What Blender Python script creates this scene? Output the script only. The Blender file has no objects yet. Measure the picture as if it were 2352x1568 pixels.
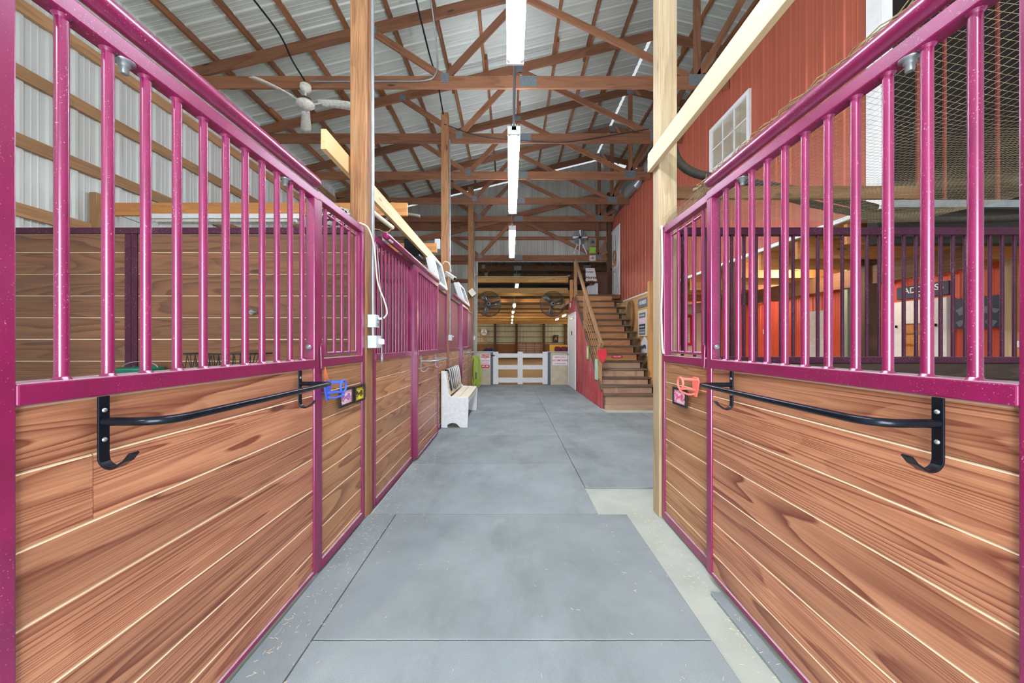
import bpy, bmesh, math, random
from mathutils import Vector, Matrix
random.seed(7)
C = bpy.context.scene.collection
PI = math.pi
F = 835.0; VX = 1172.0; VY = 788.0; HC = 1.35          # lens in pixels, vanishing point, eye height

def P(x, y, d):
    """point seen at pixel (x, y) standing d metres down the aisle"""
    return Vector(((x-VX)*d/F, d, HC-(y-VY)*d/F))

def lin(c):
    return tuple(((v/255)/12.92 if v/255 <= .04045 else ((v/255+.055)/1.055)**2.4) for v in c)

# ------------------------------------------------------------------ materials
MATS = {}
def newmat(name):
    m = bpy.data.materials.new(name); m.use_nodes = True
    nt = m.node_tree; nt.nodes.clear()
    out = nt.nodes.new('ShaderNodeOutputMaterial'); b = nt.nodes.new('ShaderNodeBsdfPrincipled')
    nt.links.new(b.outputs[0], out.inputs[0])
    MATS[name] = m
    return m, nt, b, out
def node(nt, t, **kw):
    n = nt.nodes.new('ShaderNode'+t)
    for k, v in kw.items():
        if k.startswith('i_'):
            key = k[2:]; key = int(key) if key.isdigit() else key
            n.inputs[key].default_value = v
        else: setattr(n, k, v)
    return n
def ramp(nt, fac, stops, interp='LINEAR'):
    r = node(nt, 'ValToRGB'); r.color_ramp.interpolation = interp
    e = r.color_ramp.elements
    while len(e) < len(stops): e.new(.5)
    for i, (p, c) in enumerate(stops):
        e[i].position = p; e[i].color = (*c, 1) if len(c) == 3 else c
    nt.links.new(fac, r.inputs[0]); return r.outputs[0]
def mixc(nt, fac, a, b, blend='MIX'):
    m = node(nt, 'Mix', data_type='RGBA', blend_type=blend)
    for sock, v in ((m.inputs[0], fac), (m.inputs[6], a), (m.inputs[7], b)):
        if hasattr(v, 'is_linked') or isinstance(v, bpy.types.NodeSocket): nt.links.new(v, sock)
        elif isinstance(v, (int, float)): sock.default_value = v
        else: sock.default_value = (*v, 1)
    return m.outputs[2]
def mathn(nt, op, a, b=None):
    m = node(nt, 'Math', operation=op)
    for i, v in enumerate((a, b)):
        if v is None: continue
        if isinstance(v, bpy.types.NodeSocket): nt.links.new(v, m.inputs[i])
        else: m.inputs[i].default_value = v
    return m.outputs[0]
def noise(nt, vec, scale, detail=3, rough=.55, dist=0):
    n = node(nt, 'TexNoise', i_Scale=scale, i_Detail=detail, i_Roughness=rough, i_Distortion=dist)
    if vec is not None: nt.links.new(vec, n.inputs['Vector'])
    return n.outputs[0]
def objco(nt, scale=(1, 1, 1)):
    g = node(nt, 'NewGeometry'); m = node(nt, 'Mapping'); m.inputs['Scale'].default_value = scale
    nt.links.new(g.outputs['Position'], m.inputs[0]); return m.outputs[0]

def plain(name, rgb, rough=.5, metal=0, var=.12, scale=12, bump=0):
    m, nt, b, _ = newmat(name)
    c = lin(rgb); n = noise(nt, objco(nt), scale, 4)
    col = ramp(nt, n, [(.3, tuple(v*(1-var) for v in c)), (.7, tuple(min(1, v*(1+var)) for v in c))])
    nt.links.new(col, b.inputs['Base Color'])
    b.inputs['Roughness'].default_value = rough; b.inputs['Metallic'].default_value = metal
    if bump:
        bp = node(nt, 'Bump', i_Strength=bump, i_Distance=.01)
        nt.links.new(noise(nt, objco(nt), scale*8, 5), bp.inputs['Height']); nt.links.new(bp.outputs[0], b.inputs['Normal'])
    return m

def paint(name, rgb, rough=.3, dust=1.0, spec=1.0):
    """painted steel tube, fly specks all over and barn dust lying on the upward faces"""
    m, nt, b, _ = newmat(name)
    c = lin(rgb); co = objco(nt)
    col = ramp(nt, noise(nt, co, 9, 4), [(.3, tuple(v*.85 for v in c)), (.7, tuple(v*1.15 for v in c))])
    sp = noise(nt, co, 240, 2, .6)
    thr = mathn(nt, 'MULTIPLY', mathn(nt, 'GREATER_THAN', mathn(nt, 'ADD', sp, mathn(nt, 'MULTIPLY', noise(nt, co, 6, 2), .18)), .775), .6)
    col = mixc(nt, thr, col, lin((214, 170, 190)))
    g = node(nt, 'NewGeometry'); s = node(nt, 'SeparateXYZ'); nt.links.new(g.outputs['True Normal'], s.inputs[0])
    up = mathn(nt, 'MULTIPLY', mathn(nt, 'GREATER_THAN', s.outputs[2], .72), ramp(nt, noise(nt, co, 14, 4), [(.3, (.5,)*3), (.7, (.95,)*3)]))
    col = mixc(nt, mathn(nt, 'MULTIPLY', up, .8*dust), col, lin((205, 188, 190)))
    nt.links.new(col, b.inputs['Base Color'])
    nt.links.new(mathn(nt, 'ADD', mathn(nt, 'MULTIPLY', up, .5*dust), rough), b.inputs['Roughness'])
    b.inputs['Specular IOR Level'].default_value = spec; b.inputs['Specular Tint'].default_value = (.9, .84, 1, 1)
    return m

def wood(name, light, dark, rings=9, fig=1.0, rough=.6, streak=.35, tone=.25, coat=0, weather=None):
    """flat-sawn softwood: growth-ring contour figure and fine streaks along each board, seeded per board"""
    m, nt, b, _ = newmat(name)
    a = node(nt, 'Attribute', attribute_name='wc'); r = node(nt, 'Attribute', attribute_name='rnd')
    def mp(s):
        k = node(nt, 'Mapping'); k.inputs['Scale'].default_value = s
        nt.links.new(a.outputs['Vector'], k.inputs[0]); return k.outputs[0]
    n = noise(nt, mp((.55, 4.2, 4.2)), 1.0, 1.5, .45, .25)
    n2 = noise(nt, mp((5, 34, 34)), 1.0, 2)
    t = mathn(nt, 'ADD', mathn(nt, 'MULTIPLY', n, rings), mathn(nt, 'MULTIPLY', n2, .22))
    fr = mathn(nt, 'FRACT', t)
    L = lin(light); D = lin(dark); M_ = tuple(x*.55+y*.45 for x, y in zip(L, D))
    grain = ramp(nt, fr, [(0, L), (.30, tuple(x*.86+y*.14 for x, y in zip(L, D))), (.58, M_), (.9, D), (.97, L), (1, L)])
    base = mixc(nt, fig, L, grain)
    f2 = mathn(nt, 'FRACT', mathn(nt, 'MULTIPLY', noise(nt, mp((.2, 7, 7)), 1.0, 1), rings*3.0))
    msk = mathn(nt, 'MULTIPLY', ramp(nt, noise(nt, mp((.4, 3, 3)), 1.0, 1), [(.40, (0,)*3), (.55, (1,)*3)]), fig*.85)
    base = mixc(nt, msk, base, ramp(nt, f2, [(0, L), (.45, tuple(x*.8+y*.2 for x, y in zip(L, D))), (.85, D), (.95, L)]))
    st = noise(nt, mp((3.5, 150, 150)), 1.0, 2)
    base = mixc(nt, mathn(nt, 'MULTIPLY', ramp(nt, st, [(.35, (1,)*3), (.62, (0,)*3)]), streak), base, D)
    kn = node(nt, 'TexVoronoi', i_Scale=1.0); nt.links.new(mp((1.1, 4.2, 4.2)), kn.inputs['Vector'])
    base = mixc(nt, ramp(nt, kn.outputs['Distance'], [(.05, (.85,)*3), (.09, (0,)*3)]), base, tuple(v*.4 for v in D))
    if weather:
        w = noise(nt, mp((1.2, 9, 9)), 1.0, 4)
        base = mixc(nt, ramp(nt, w, [(.45, (0,)*3), (.75, (.8,)*3)]), base, lin(weather))
    v = mathn(nt, 'ADD', mathn(nt, 'MULTIPLY', r.outputs['Fac'], tone*1.6), 1-tone*.8)
    hs = node(nt, 'HueSaturation'); nt.links.new(v, hs.inputs['Value']); nt.links.new(base, hs.inputs['Color'])
    nt.links.new(hs.outputs[0], b.inputs['Base Color'])
    b.inputs['Roughness'].default_value = rough
    b.inputs['Coat Weight'].default_value = coat; b.inputs['Coat Roughness'].default_value = .25
    bp = node(nt, 'Bump', i_Strength=.12, i_Distance=.004); nt.links.new(st, bp.inputs['Height']); nt.links.new(bp.outputs[0], b.inputs['Normal'])
    return m

def emit(name, rgb, strength):
    m, nt, b, out = newmat(name)
    nt.nodes.remove(b); e = node(nt, 'Emission', i_Strength=strength); e.inputs[0].default_value = (*lin(rgb), 1)
    nt.links.new(e.outputs[0], out.inputs[0]); return m

def sheet(name, rgb, rough=.45, stain=.2, axis=(1, 1, .08)):
    """ribbed steel sheet with dust streaks running along the ribs"""
    m, nt, b, _ = newmat(name)
    c = lin(rgb)
    n = noise(nt, objco(nt, tuple(v*6 for v in axis)), 1, 5, .6)
    col = ramp(nt, n, [(.25, tuple(v*(1-stain) for v in c)), (.55, c), (.8, tuple(min(1, v*1.08) for v in c))])
    n2 = noise(nt, objco(nt, (1.2, 1.2, 1.2)), 1, 3)
    col = mixc(nt, ramp(nt, n2, [(.5, (0,)*3), (.8, (.35,)*3)]), col, tuple(x*y for x, y in zip(c, (.72, .66, .55))))
    nt.links.new(col, b.inputs['Base Color']); b.inputs['Roughness'].default_value = rough
    b.inputs['Metallic'].default_value = .15
    return m

MAROON = paint('maroon_paint', (128, 10, 72), .29, 1, 1.3)
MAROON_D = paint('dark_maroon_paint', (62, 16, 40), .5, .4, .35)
MAROON_B = wood('maroon_boards', (128, 34, 66), (96, 18, 44), 4, .5, .5, .2, .1)
PLANK = wood('varnished_pine_planks', (196, 138, 102), (112, 52, 36), 10, .95, .42, .34, .18, .15)
PLANKP = wood('panel_pine_planks', (190, 142, 98), (122, 74, 46), 10, .85, .45, .32, .2, .1)
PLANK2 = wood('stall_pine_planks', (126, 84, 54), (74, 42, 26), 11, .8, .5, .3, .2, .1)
PLANK3 = wood('shaded_stall_planks', (62, 42, 30), (34, 22, 16), 7, .7, .6, .3, .2)  # right partition planks, their shadow put into the colour
EDGE = plain('worn_plank_edge', (232, 206, 172), .7, var=.1)
FRAME = wood('truss_lumber', (152, 104, 74), (96, 58, 40), 5, .5, .75, .4, .3)
PURL = wood('purlin_lumber', (156, 104, 66), (92, 54, 32), 5, .6, .75, .4, .3)
GIRT = wood('girt_lumber', (182, 142, 100), (124, 88, 58), 5, .5, .75, .35, .2)
POSTW = wood('post_lumber', (176, 126, 82), (98, 62, 38), 10, .5, .75, .7, .15, 0, (160, 124, 86))
POSTG = wood('grey_post_lumber', (190, 170, 134), (132, 110, 82), 6, .4, .8, .5, .1, 0, (176, 160, 134))
POSTD = wood('dark_brown_lumber', (104, 74, 50), (60, 40, 28), 6, .5, .8, .5, .1)  # dark brown timber for posts, arena trusses and decks
POSTGR = wood('weathered_green_post', (140, 146, 122), (96, 100, 82), 5, .4, .8, .5, .1)
TAN = wood('new_pine_lumber', (204, 180, 144), (178, 148, 110), 5, .45, .6, .1, .05)
TANL = wood('tan_pine_lumber', (226, 188, 136), (196, 150, 98), 5, .45, .6, .1, .05)
ORANGE = wood('amber_lumber', (208, 146, 84), (160, 98, 50), 6, .5, .6, .2, .1)
YEL = wood('yellow_pine_lumber', (204, 160, 88), (152, 106, 52), 6, .45, .6, .2, .25)
PLY = wood('plywood', (214, 166, 104), (186, 132, 74), 5, .4, .65, .1, .05)
STEP = wood('worn_tread_wood', (112, 90, 74), (66, 50, 40), 6, .5, .75, .4, .3, 0, (130, 116, 102))
RISER = wood('riser_wood', (196, 140, 92), (136, 84, 52), 6, .5, .65, .2, .25)
RISERP = wood('pale_riser_wood', (176, 148, 126), (136, 104, 84), 6, .4, .75, .2, .2)
KICK = wood('kick_board_wood', (140, 96, 60), (92, 58, 34), 6, .5, .7, .3, .3)
ROOF = sheet('roof_sheet', (194, 200, 192), .5, .12, (.1, 1, .1))
WHITES = sheet('white_siding', (208, 213, 208), .45, .06)
GABLE = sheet('gable_siding', (186, 188, 180), .5, .25)
REDS = sheet('red_siding', (176, 92, 70), .5, .1)
REDD = sheet('orange_red_siding', (204, 84, 58), .5, .1)
BROWNS = sheet('shaded_brown_siding', (20, 13, 11), .85, .2)  # shade on the upstairs front wall is painted into this near-black brown
REDRIB = plain('red_batten_paint', (122, 56, 48), .6)
ARENAS = sheet('arena_siding', (196, 200, 176), .5, .2)
WHITE = plain('white_paint', (232, 234, 234), .45, var=.05)
WHITEW = plain('worn_white_paint', (226, 232, 234), .6, var=.08, scale=20, bump=.2)
CREAM = plain('cream_paint', (228, 220, 196), .6, var=.05)
GREYP = plain('grey_steel', (150, 156, 160), .4, .6)
BOX = plain('grey_plastic', (196, 208, 212), .5, var=.05)
GALV = plain('galvanised_plate', (120, 128, 134), .5, .4, .2, 40)
DARKST = plain('black_steel', (22, 30, 40), .25, .5, .15)
BLACK = plain('black_rubber', (26, 26, 28), .6)
SOFFITSH = wood('soffit_shade_lumber', (40, 33, 25), (24, 20, 16), 5, .5, .8, .4, .1)  # tone stands for the soffit's shade
HOSEB = plain('dusty_black_hose', (50, 46, 38), .7, var=.4, scale=30)
BLUE = plain('blue_plastic', (70, 104, 214), .35, var=.08)
PINK = plain('coral_plastic', (246, 124, 112), .4, var=.08)
GREENH = plain('lime_hose', (176, 204, 72), .5, var=.12)
GREENT = plain('green_plastic', (12, 96, 74), .45, var=.2, scale=30)
ROPE = plain('tan_rope', (140, 108, 68), .85, var=.2, scale=60)
TWINE = plain('orange_twine', (226, 110, 60), .8)
NETM = plain('weathered_netting', (150, 134, 102), .85, var=.3, scale=20)
SAND = plain('arena_sand', (128, 98, 62), .95, var=.18, scale=3, bump=.3)
CONC = plain('bare_concrete', (172, 180, 170), .8, var=.1, scale=4, bump=.1)
HALFW = plain('beige_concrete_panel', (204, 194, 166), .8, var=.1, scale=6)
BLUEG = plain('blue_grey_steel', (92, 98, 116), .55)
def mat_worn_red():
    m, nt, b, _ = newmat('red_painted_plywood')
    col = ramp(nt, noise(nt, objco(nt, (1, 1.6, .9)), 1.3, 6, .7), [(.42, lin((178, 48, 52))), (.58, lin((186, 86, 88))), (.72, lin((196, 150, 150)))])
    nt.links.new(col, b.inputs['Base Color']); b.inputs['Roughness'].default_value = .65; return m
REDP = mat_worn_red()
REDSG = plain('red_sign_paint', (206, 40, 60), .5)
SIGNW = plain('sign_white', (240, 238, 240), .45, var=.02)
NAVY = plain('navy_canvas', (54, 66, 92), .6, var=.15)
PALE = plain('pale_print', (202, 206, 210), .6)
SLATE = plain('slate_sign_paint', (112, 122, 130), .6)
YELLOWP = plain('yellow_paper', (236, 220, 40), .6, var=.05)
PINKP = plain('pink_paper', (240, 206, 218), .6, var=.05)
MAGENTA = plain('magenta_marker', (206, 70, 120), .6)
PURPLE = plain('violet_marker', (132, 84, 158), .6)
OLIVE = plain('dark_marker', (60, 56, 20), .6)
FANW = plain('dirty_white_enamel', (214, 212, 202), .5, var=.22, scale=30)
RUST = plain('rusty_motor', (92, 60, 44), .7, var=.3, scale=30)
STEELF = plain('fan_blade_steel', (176, 180, 184), .3, .8, .1)
WIRE = plain('guard_wire', (84, 76, 66), .5, .6)
LIME = plain('lime_green_picture', (134, 204, 60), .5)
REDGATE = plain('red_tube_paint', (190, 72, 52), .5)
BAGM = plain('maroon_canvas', (110, 24, 56), .8)
YELLOWB = plain('yellow_banner', (236, 176, 40), .6)
BROWNC = wood('cabinet_wood', (112, 72, 48), (70, 42, 28), 6, .5, .6, .3, .1)
MINT = plain('mint_paint', (168, 208, 190), .6)
LAMP = emit('fluorescent_tube', (236, 242, 255), 115)
LAMPA = emit('arena_tube', (255, 242, 214), 160)
LAMPW = emit('warm_bulb', (255, 206, 130), 30)

def mat_rubber():
    m, nt, b, _ = newmat('rubber_mat')
    co = objco(nt)
    n = noise(nt, co, 1.7, 5, .6); c0 = lin((128, 140, 142)); c1 = lin((156, 168, 170))
    r = node(nt, 'ObjectInfo')
    col = ramp(nt, n, [(.3, c0), (.7, c1)])
    fine = noise(nt, co, 320, 3)
    col = mixc(nt, ramp(nt, fine, [(.35, (.5,)*3), (.62, (0,)*3)]), col, lin((98, 108, 112)))
    scuff = noise(nt, objco(nt, (1.2, .5, 1)), 1.4, 6, .65)
    col = mixc(nt, ramp(nt, scuff, [(.5, (0,)*3), (.72, (.6,)*3)]), col, lin((92, 98, 100)))
    sp = noise(nt, co, 130, 2); col = mixc(nt, mathn(nt, 'MULTIPLY', mathn(nt, 'GREATER_THAN', sp, .775), .5), col, lin((214, 200, 170)))
    hs = node(nt, 'HueSaturation'); nt.links.new(mathn(nt, 'ADD', mathn(nt, 'MULTIPLY', r.outputs['Random'], .16), .92), hs.inputs['Value']); nt.links.new(col, hs.inputs['Color'])
    nt.links.new(hs.outputs[0], b.inputs['Base Color']); b.inputs['Roughness'].default_value = .72
    bp = node(nt, 'Bump', i_Strength=.35, i_Distance=.003); nt.links.new(fine, bp.inputs['Height']); nt.links.new(bp.outputs[0], b.inputs['Normal'])
    return m
RUBBER = mat_rubber()
def mat_towel():
    m, nt, b, _ = newmat('striped_towel_cloth')
    s = node(nt, 'SeparateXYZ'); nt.links.new(objco(nt), s.inputs[0])
    w = mathn(nt, 'ADD', mathn(nt, 'MULTIPLY', s.outputs[1], 3.1), mathn(nt, 'MULTIPLY', noise(nt, objco(nt), 7, 4), .3))
    f = mathn(nt, 'FRACT', mathn(nt, 'MULTIPLY', w, 1.6))
    g = mathn(nt, 'ADD', f, mathn(nt, 'MULTIPLY', noise(nt, objco(nt, (1, 60, 3)), 1, 3), .5))
    nt.links.new(ramp(nt, g, [(.35, lin((36, 46, 56))), (.6, lin((120, 128, 128))), (.95, lin((226, 228, 220)))]), b.inputs['Base Color'])
    b.inputs['Roughness'].default_value = .95; return m
TOWEL = mat_towel()
def mat_glass():
    m, nt, b, out = newmat('window_glass')
    g = node(nt, 'BsdfGlossy', i_Roughness=.06); g.inputs[0].default_value = (.85, .88, .9, 1)
    t = node(nt, 'BsdfTransparent'); mx = node(nt, 'MixShader', i_0=.22)
    nt.nodes.remove(b); nt.links.new(t.outputs[0], mx.inputs[1]); nt.links.new(g.outputs[0], mx.inputs[2]); nt.links.new(mx.outputs[0], out.inputs[0]); return m
GLASS = mat_glass()

# ------------------------------------------------------------------ mesh helpers
class MB:
    def __init__(s):
        s.bm = bmesh.new(); s.wc = s.bm.verts.layers.float_vector.new('wc'); s.rn = s.bm.verts.layers.float.new('rnd'); s.smooth = []
    def _verts(s, pts, wcs, r):
        out = []
        for p, w in zip(pts, wcs):
            v = s.bm.verts.new(p); v[s.wc] = w; v[s.rn] = r; out.append(v)
        return out
    def face(s, vs, mi=0, sm=False):
        try: f = s.bm.faces.new(vs)
        except ValueError: return None
        f.material_index = mi; f.smooth = sm; return f
    def obox(s, c, ax, size, mi=0):
        """oriented box: centre, three unit axes, three sizes"""
        c = Vector(c); o = Vector((random.uniform(0, 50), random.uniform(0, 50), random.uniform(0, 50))); r = random.random()
        order = sorted(range(3), key=lambda i: -size[i])
        pts, wcs = [], []
        for k in range(8):
            l = [((k >> i) & 1)-.5 for i in range(3)]
            l = [l[i]*size[i] for i in range(3)]
            pts.append(c+ax[0]*l[0]+ax[1]*l[1]+ax[2]*l[2])
            wcs.append(o+Vector((l[order[0]], l[order[1]], l[order[2]])))
        v = s._verts(pts, wcs, r)
        flip = ax[0].cross(ax[1]).dot(ax[2]) < 0
        for q in ((0, 4, 6, 2), (1, 3, 7, 5), (0, 1, 5, 4), (2, 6, 7, 3), (0, 2, 3, 1), (4, 5, 7, 6)):
            s.face([v[i] for i in (q[::-1] if flip else q)], mi)
        return s
    def box(s, x0, x1, y0, y1, z0, z1, mi=0):
        return s.obox(((x0+x1)/2, (y0+y1)/2, (z0+z1)/2), (Vector((1, 0, 0)), Vector((0, 1, 0)), Vector((0, 0, 1))), (abs(x1-x0), abs(y1-y0), abs(z1-z0)), mi)
    def beam(s, a, b, w, h, up=(0, 0, 1), mi=0):
        """board from a to b, w across and h along 'up'"""
        a, b = Vector(a), Vector(b); d = (b-a); L = d.length; d.normalize(); up = Vector(up)
        sd = d.cross(up)
        if sd.length < 1e-4: sd = d.cross(Vector((1, 0, 0)))
        sd.normalize(); u = sd.cross(d)
        return s.obox((a+b)/2, (d, sd, u), (L, w, h), mi)
    def tube(s, pts, r, seg=12, closed=False, caps=True, mi=0, sm=True):
        pts = [Vector(p) for p in pts]; n = len(pts)
        o = Vector((random.uniform(0, 50),)*3); rr = random.random()
        rad = r if isinstance(r, (list, tuple)) else [r]*n
        rings = []; prev = None; along = 0
        for i, p in enumerate(pts):
            if closed: t = pts[(i+1) % n]-pts[i-1]
            else: t = pts[min(i+1, n-1)]-pts[max(i-1, 0)]
            t.normalize()
            if prev is None:
                a = Vector((0, 0, 1)) if abs(t.z) < .9 else Vector((1, 0, 0))
                u = t.cross(a).normalized()
            else:
                u = prev-t*prev.dot(t)
                u = u.normalized() if u.length > 1e-6 else t.orthogonal().normalized()
            prev = u; w = t.cross(u)
            if i: along += (p-pts[i-1]).length
            rings.append(s._verts([p+(u*math.cos(2*PI*k/seg)+w*math.sin(2*PI*k/seg))*rad[i] for k in range(seg)], [o+Vector((along, k/seg*.1, 0)) for k in range(seg)], rr))
        m = n if closed else n-1
        for i in range(m):
            A, B = rings[i], rings[(i+1) % n]
            for k in range(seg): s.face((A[k], A[(k+1) % seg], B[(k+1) % seg], B[k]), mi, sm)
        if caps and not closed:
            s.cap(rings[0][::-1], mi); s.cap(rings[-1], mi)
        return s
    def cap(s, ring, mi):
        s.face(s._verts([v.co for v in ring], [v[s.wc] for v in ring], ring[0][s.rn]), mi)
    def prism(s, poly, axis, a, b, mi=0, sm=False, long=None):
        """polygon (2-D) pushed from a to b along axis 'x','y' or 'z'"""
        def mk(u, v, w):
            return {'x': Vector((w, u, v)), 'y': Vector((u, w, v)), 'z': Vector((u, v, w))}[axis]
        o = Vector((random.uniform(0, 50),)*3); r = random.random()
        def wcf(u, v, w): return o+(Vector((w, u, v)) if long is None else Vector((u, v, w)))
        A = s._verts([mk(u, v, a) for u, v in poly], [wcf(u, v, a) for u, v in poly], r)
        B = s._verts([mk(u, v, b) for u, v in poly], [wcf(u, v, b) for u, v in poly], r)
        n = len(poly)
        for i in range(n): s.face((A[i], A[(i+1) % n], B[(i+1) % n], B[i]), mi, sm)
        s.face(A[::-1], mi); s.face(B, mi)
        return s
    def lathe(s, prof, c, seg=24, axis=(0, 0, 1), mi=0):
        c = Vector(c); ax = Vector(axis).normalized(); u = ax.orthogonal().normalized(); w = ax.cross(u)
        rings = [s._verts([c+ax*h+(u*math.cos(2*PI*k/seg)+w*math.sin(2*PI*k/seg))*max(r, 1e-4) for k in range(seg)], [Vector((h, k, r)) for k in range(seg)], .5) for r, h in prof]
        for A, B in zip(rings, rings[1:]):
            for k in range(seg): s.face((A[k], A[(k+1) % seg], B[(k+1) % seg], B[k]), mi, True)
        s.cap(rings[0][::-1], mi); s.cap(rings[-1], mi)
        return s
    def build(s, name, mat, parent=None, bevel=0, **props):
        bmesh.ops.recalc_face_normals(s.bm, faces=s.bm.faces[:])
        if parent is None:
            xs = [v.co for v in s.bm.verts]
            lo = [min(p[i] for p in xs) for i in range(3)]; hi = [max(p[i] for p in xs) for i in range(3)]
            base = Vector(((lo[0]+hi[0])/2, (lo[1]+hi[1])/2, lo[2]))
        else: base = BASE[parent.name]
        bmesh.ops.translate(s.bm, verts=s.bm.verts[:], vec=-base)
        me = bpy.data.meshes.new(name); s.bm.to_mesh(me); s.bm.free()
        for m in (mat if isinstance(mat, (list, tuple)) else [mat]): me.materials.append(m)
        o = bpy.data.objects.new(name, me); C.objects.link(o)
        if parent is None: o.location = base
        else: o.parent = parent
        BASE[o.name] = base
        if bevel:
            b = o.modifiers.new('b', 'BEVEL'); b.width = bevel; b.segments = 2; b.limit_method = 'ANGLE'; b.angle_limit = .6
            b.harden_normals = False
        for k, v in props.items(): o[k] = v
        return o
BASE = {}
def tag(o, label, cat, group=None, kind=None):
    o['label'] = label; o['category'] = cat
    if group: o['group'] = group
    if kind: o['kind'] = kind
    return o
def thing(name, loc, label, cat, group=None):
    o = bpy.data.objects.new(name, None); C.objects.link(o); o.location = loc; o.empty_display_size = .1
    BASE[o.name] = Vector(loc); return tag(o, label, cat, group)
def struct(o, label=None):
    o['kind'] = 'structure'
    if label: o['label'] = label
    return o
def text(name, s, size, loc, rot, mat, parent, ext=.002, align='CENTER', sx=1):
    cu = bpy.data.curves.new(name, 'FONT'); cu.body = s; cu.size = size; cu.extrude = ext; cu.align_x = align; cu.align_y = 'CENTER'; cu.offset = size*.012
    cu.materials.append(mat); tmp = bpy.data.objects.new('tmp', cu); C.objects.link(tmp)
    me = bpy.data.meshes.new_from_object(tmp, depsgraph=bpy.context.evaluated_depsgraph_get()); bpy.data.objects.remove(tmp)
    o = bpy.data.objects.new(name, me); C.objects.link(o)
    o.parent = parent; o.location = Vector(loc)-BASE[parent.name]; o.rotation_euler = rot; o.scale = (sx, 1, 1); BASE[o.name] = Vector(loc)
    return o
FACE_CAM = (PI/2, 0, 0); FACE_R = (PI/2, 0, PI/2); FACE_L = (PI/2, 0, -PI/2)   # towards -Y, +X, -X
def arc(c, r, a0, a1, n, f):
    return [Vector(c)+f(r*math.cos(a0+(a1-a0)*i/n), r*math.sin(a0+(a1-a0)*i/n)) for i in range(n+1)]

def smoothpath(pts, n=8):
    """Catmull-Rom through the points"""
    pts = [Vector(p) for p in pts]; q = [pts[0]*2-pts[1]]+pts+[pts[-1]*2-pts[-2]]; out = []
    for i in range(1, len(q)-2):
        a, b, c, d = q[i-1:i+3]
        for k in range(n):
            t = k/n
            out.append(.5*((2*b)+(c-a)*t+(2*a-5*b+4*c-d)*t*t+(3*b-a-3*c+d)*t**3))
    return out+[pts[-1]]

def siding(name, mat, origin, u, v, n, W, top, bot=0.0, pitch=.229, rh=.02, phase=0, thick=.002, rw=.03):
    """ribbed metal sheet: runs W along u, ribs along v from bot(s) to top(s), ribs stand towards n"""
    mb = MB(); origin, u, v, n = Vector(origin), Vector(u), Vector(v), Vector(n)
    tf = top if callable(top) else (lambda s_: top); bf = bot if callable(bot) else (lambda s_: bot)
    st = [(0, 0)]; k = math.ceil(-phase/pitch)
    x = phase
    while x < W:
        for dx, h in ((-rw, 0), (-rw*.5, rh), (rw*.5, rh), (rw, 0), (pitch*.35, 0), (pitch*.38, rh*.25), (pitch*.42, 0), (pitch*.58, 0), (pitch*.62, rh*.25), (pitch*.66, 0)):
            if 0 < x+dx < W: st.append((x+dx, h))
        x += pitch
    st.append((W, 0)); st.sort()
    cols = []
    for s_, h in st:
        pf = origin+u*s_+n*h
        cols.append(mb._verts([pf+v*bf(s_), pf+v*tf(s_), pf-n*thick+v*bf(s_), pf-n*thick+v*tf(s_)], [Vector((s_, 0, 0))]*4, .5))
    for A, B in zip(cols, cols[1:]):
        mb.face((A[0], B[0], B[1], A[1])); mb.face((A[2], A[3], B[3], B[2])); mb.face((A[1], B[1], B[3], A[3])); mb.face((A[0], A[2], B[2], B[0]))
    mb.face((cols[0][0], cols[0][1], cols[0][3], cols[0][2])); mb.face((cols[-1][0], cols[-1][2], cols[-1][3], cols[-1][1]))
    return mb.build(name, mat)

def planks(mb, mode, face, sgn, a, b, seams, t=.035, joints=()):
    """horizontal tongue-and-groove boards; worn pale upper edge is material 1. mode 'x': face lies at X=face and looks to sgn*X, boards run a..b in Y;
    mode 'y': face lies at Y=face and looks to sgn*Y, boards run a..b in X."""
    for i, (z0, z1) in enumerate(zip(seams, seams[1:])):
        cuts = [a, b]
        for (row, pos) in joints:
            if row == i: cuts = [a, pos-.001, pos+.001, b]
        for q in range(0, len(cuts), 2):
            la, lb = cuts[q], cuts[q+1]
            o = Vector((random.uniform(0, 60), random.uniform(0, 60), random.uniform(0, 60))); r = random.random()
            prof = [(-t, z0+.0012), (0, z0+.0012), (0, z1-.007), (-.005, z1-.0012), (-t, z1-.0012)]
            ends = []
            for L in (la, lb):
                pts = [Vector((face+sgn*n_, L, z)) if mode == 'x' else Vector((L, face+sgn*n_, z)) for n_, z in prof]
                ends.append(mb._verts(pts, [o+Vector((L, z, n_)) for n_, z in prof], r))
            A, B = ends
            for k in range(5): mb.face((A[k], A[(k+1) % 5], B[(k+1) % 5], B[k]), 1 if k == 2 else 0)
            mb.face(A[::-1]); mb.face(B)
    return mb
# ================================================================== the setting
ORD = 'first second third fourth fifth sixth seventh eighth ninth tenth eleventh twelfth thirteenth fourteenth fifteenth sixteenth'.split()
GY = 11.9                                   # gable wall
RX, WX = 2.81, -4.85                        # ridge and outer wall
def chord_z(x): return 5.42+.244*((x if x <= RX else 2*RX-x)+4.75)
def roof_z(x): return chord_z(x)+.09+.1

o = struct(MB().box(-5.2, 9.2, -4, GY+.05, -.3, -.018).build('floor', CONC), 'bare grey concrete slab under the rubber mats')
struct(MB().box(-12, 14, GY+.05, 36, -.3, -.02).build('floor_arena', SAND), 'tan sand floor of the riding arena past the white gate')
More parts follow.
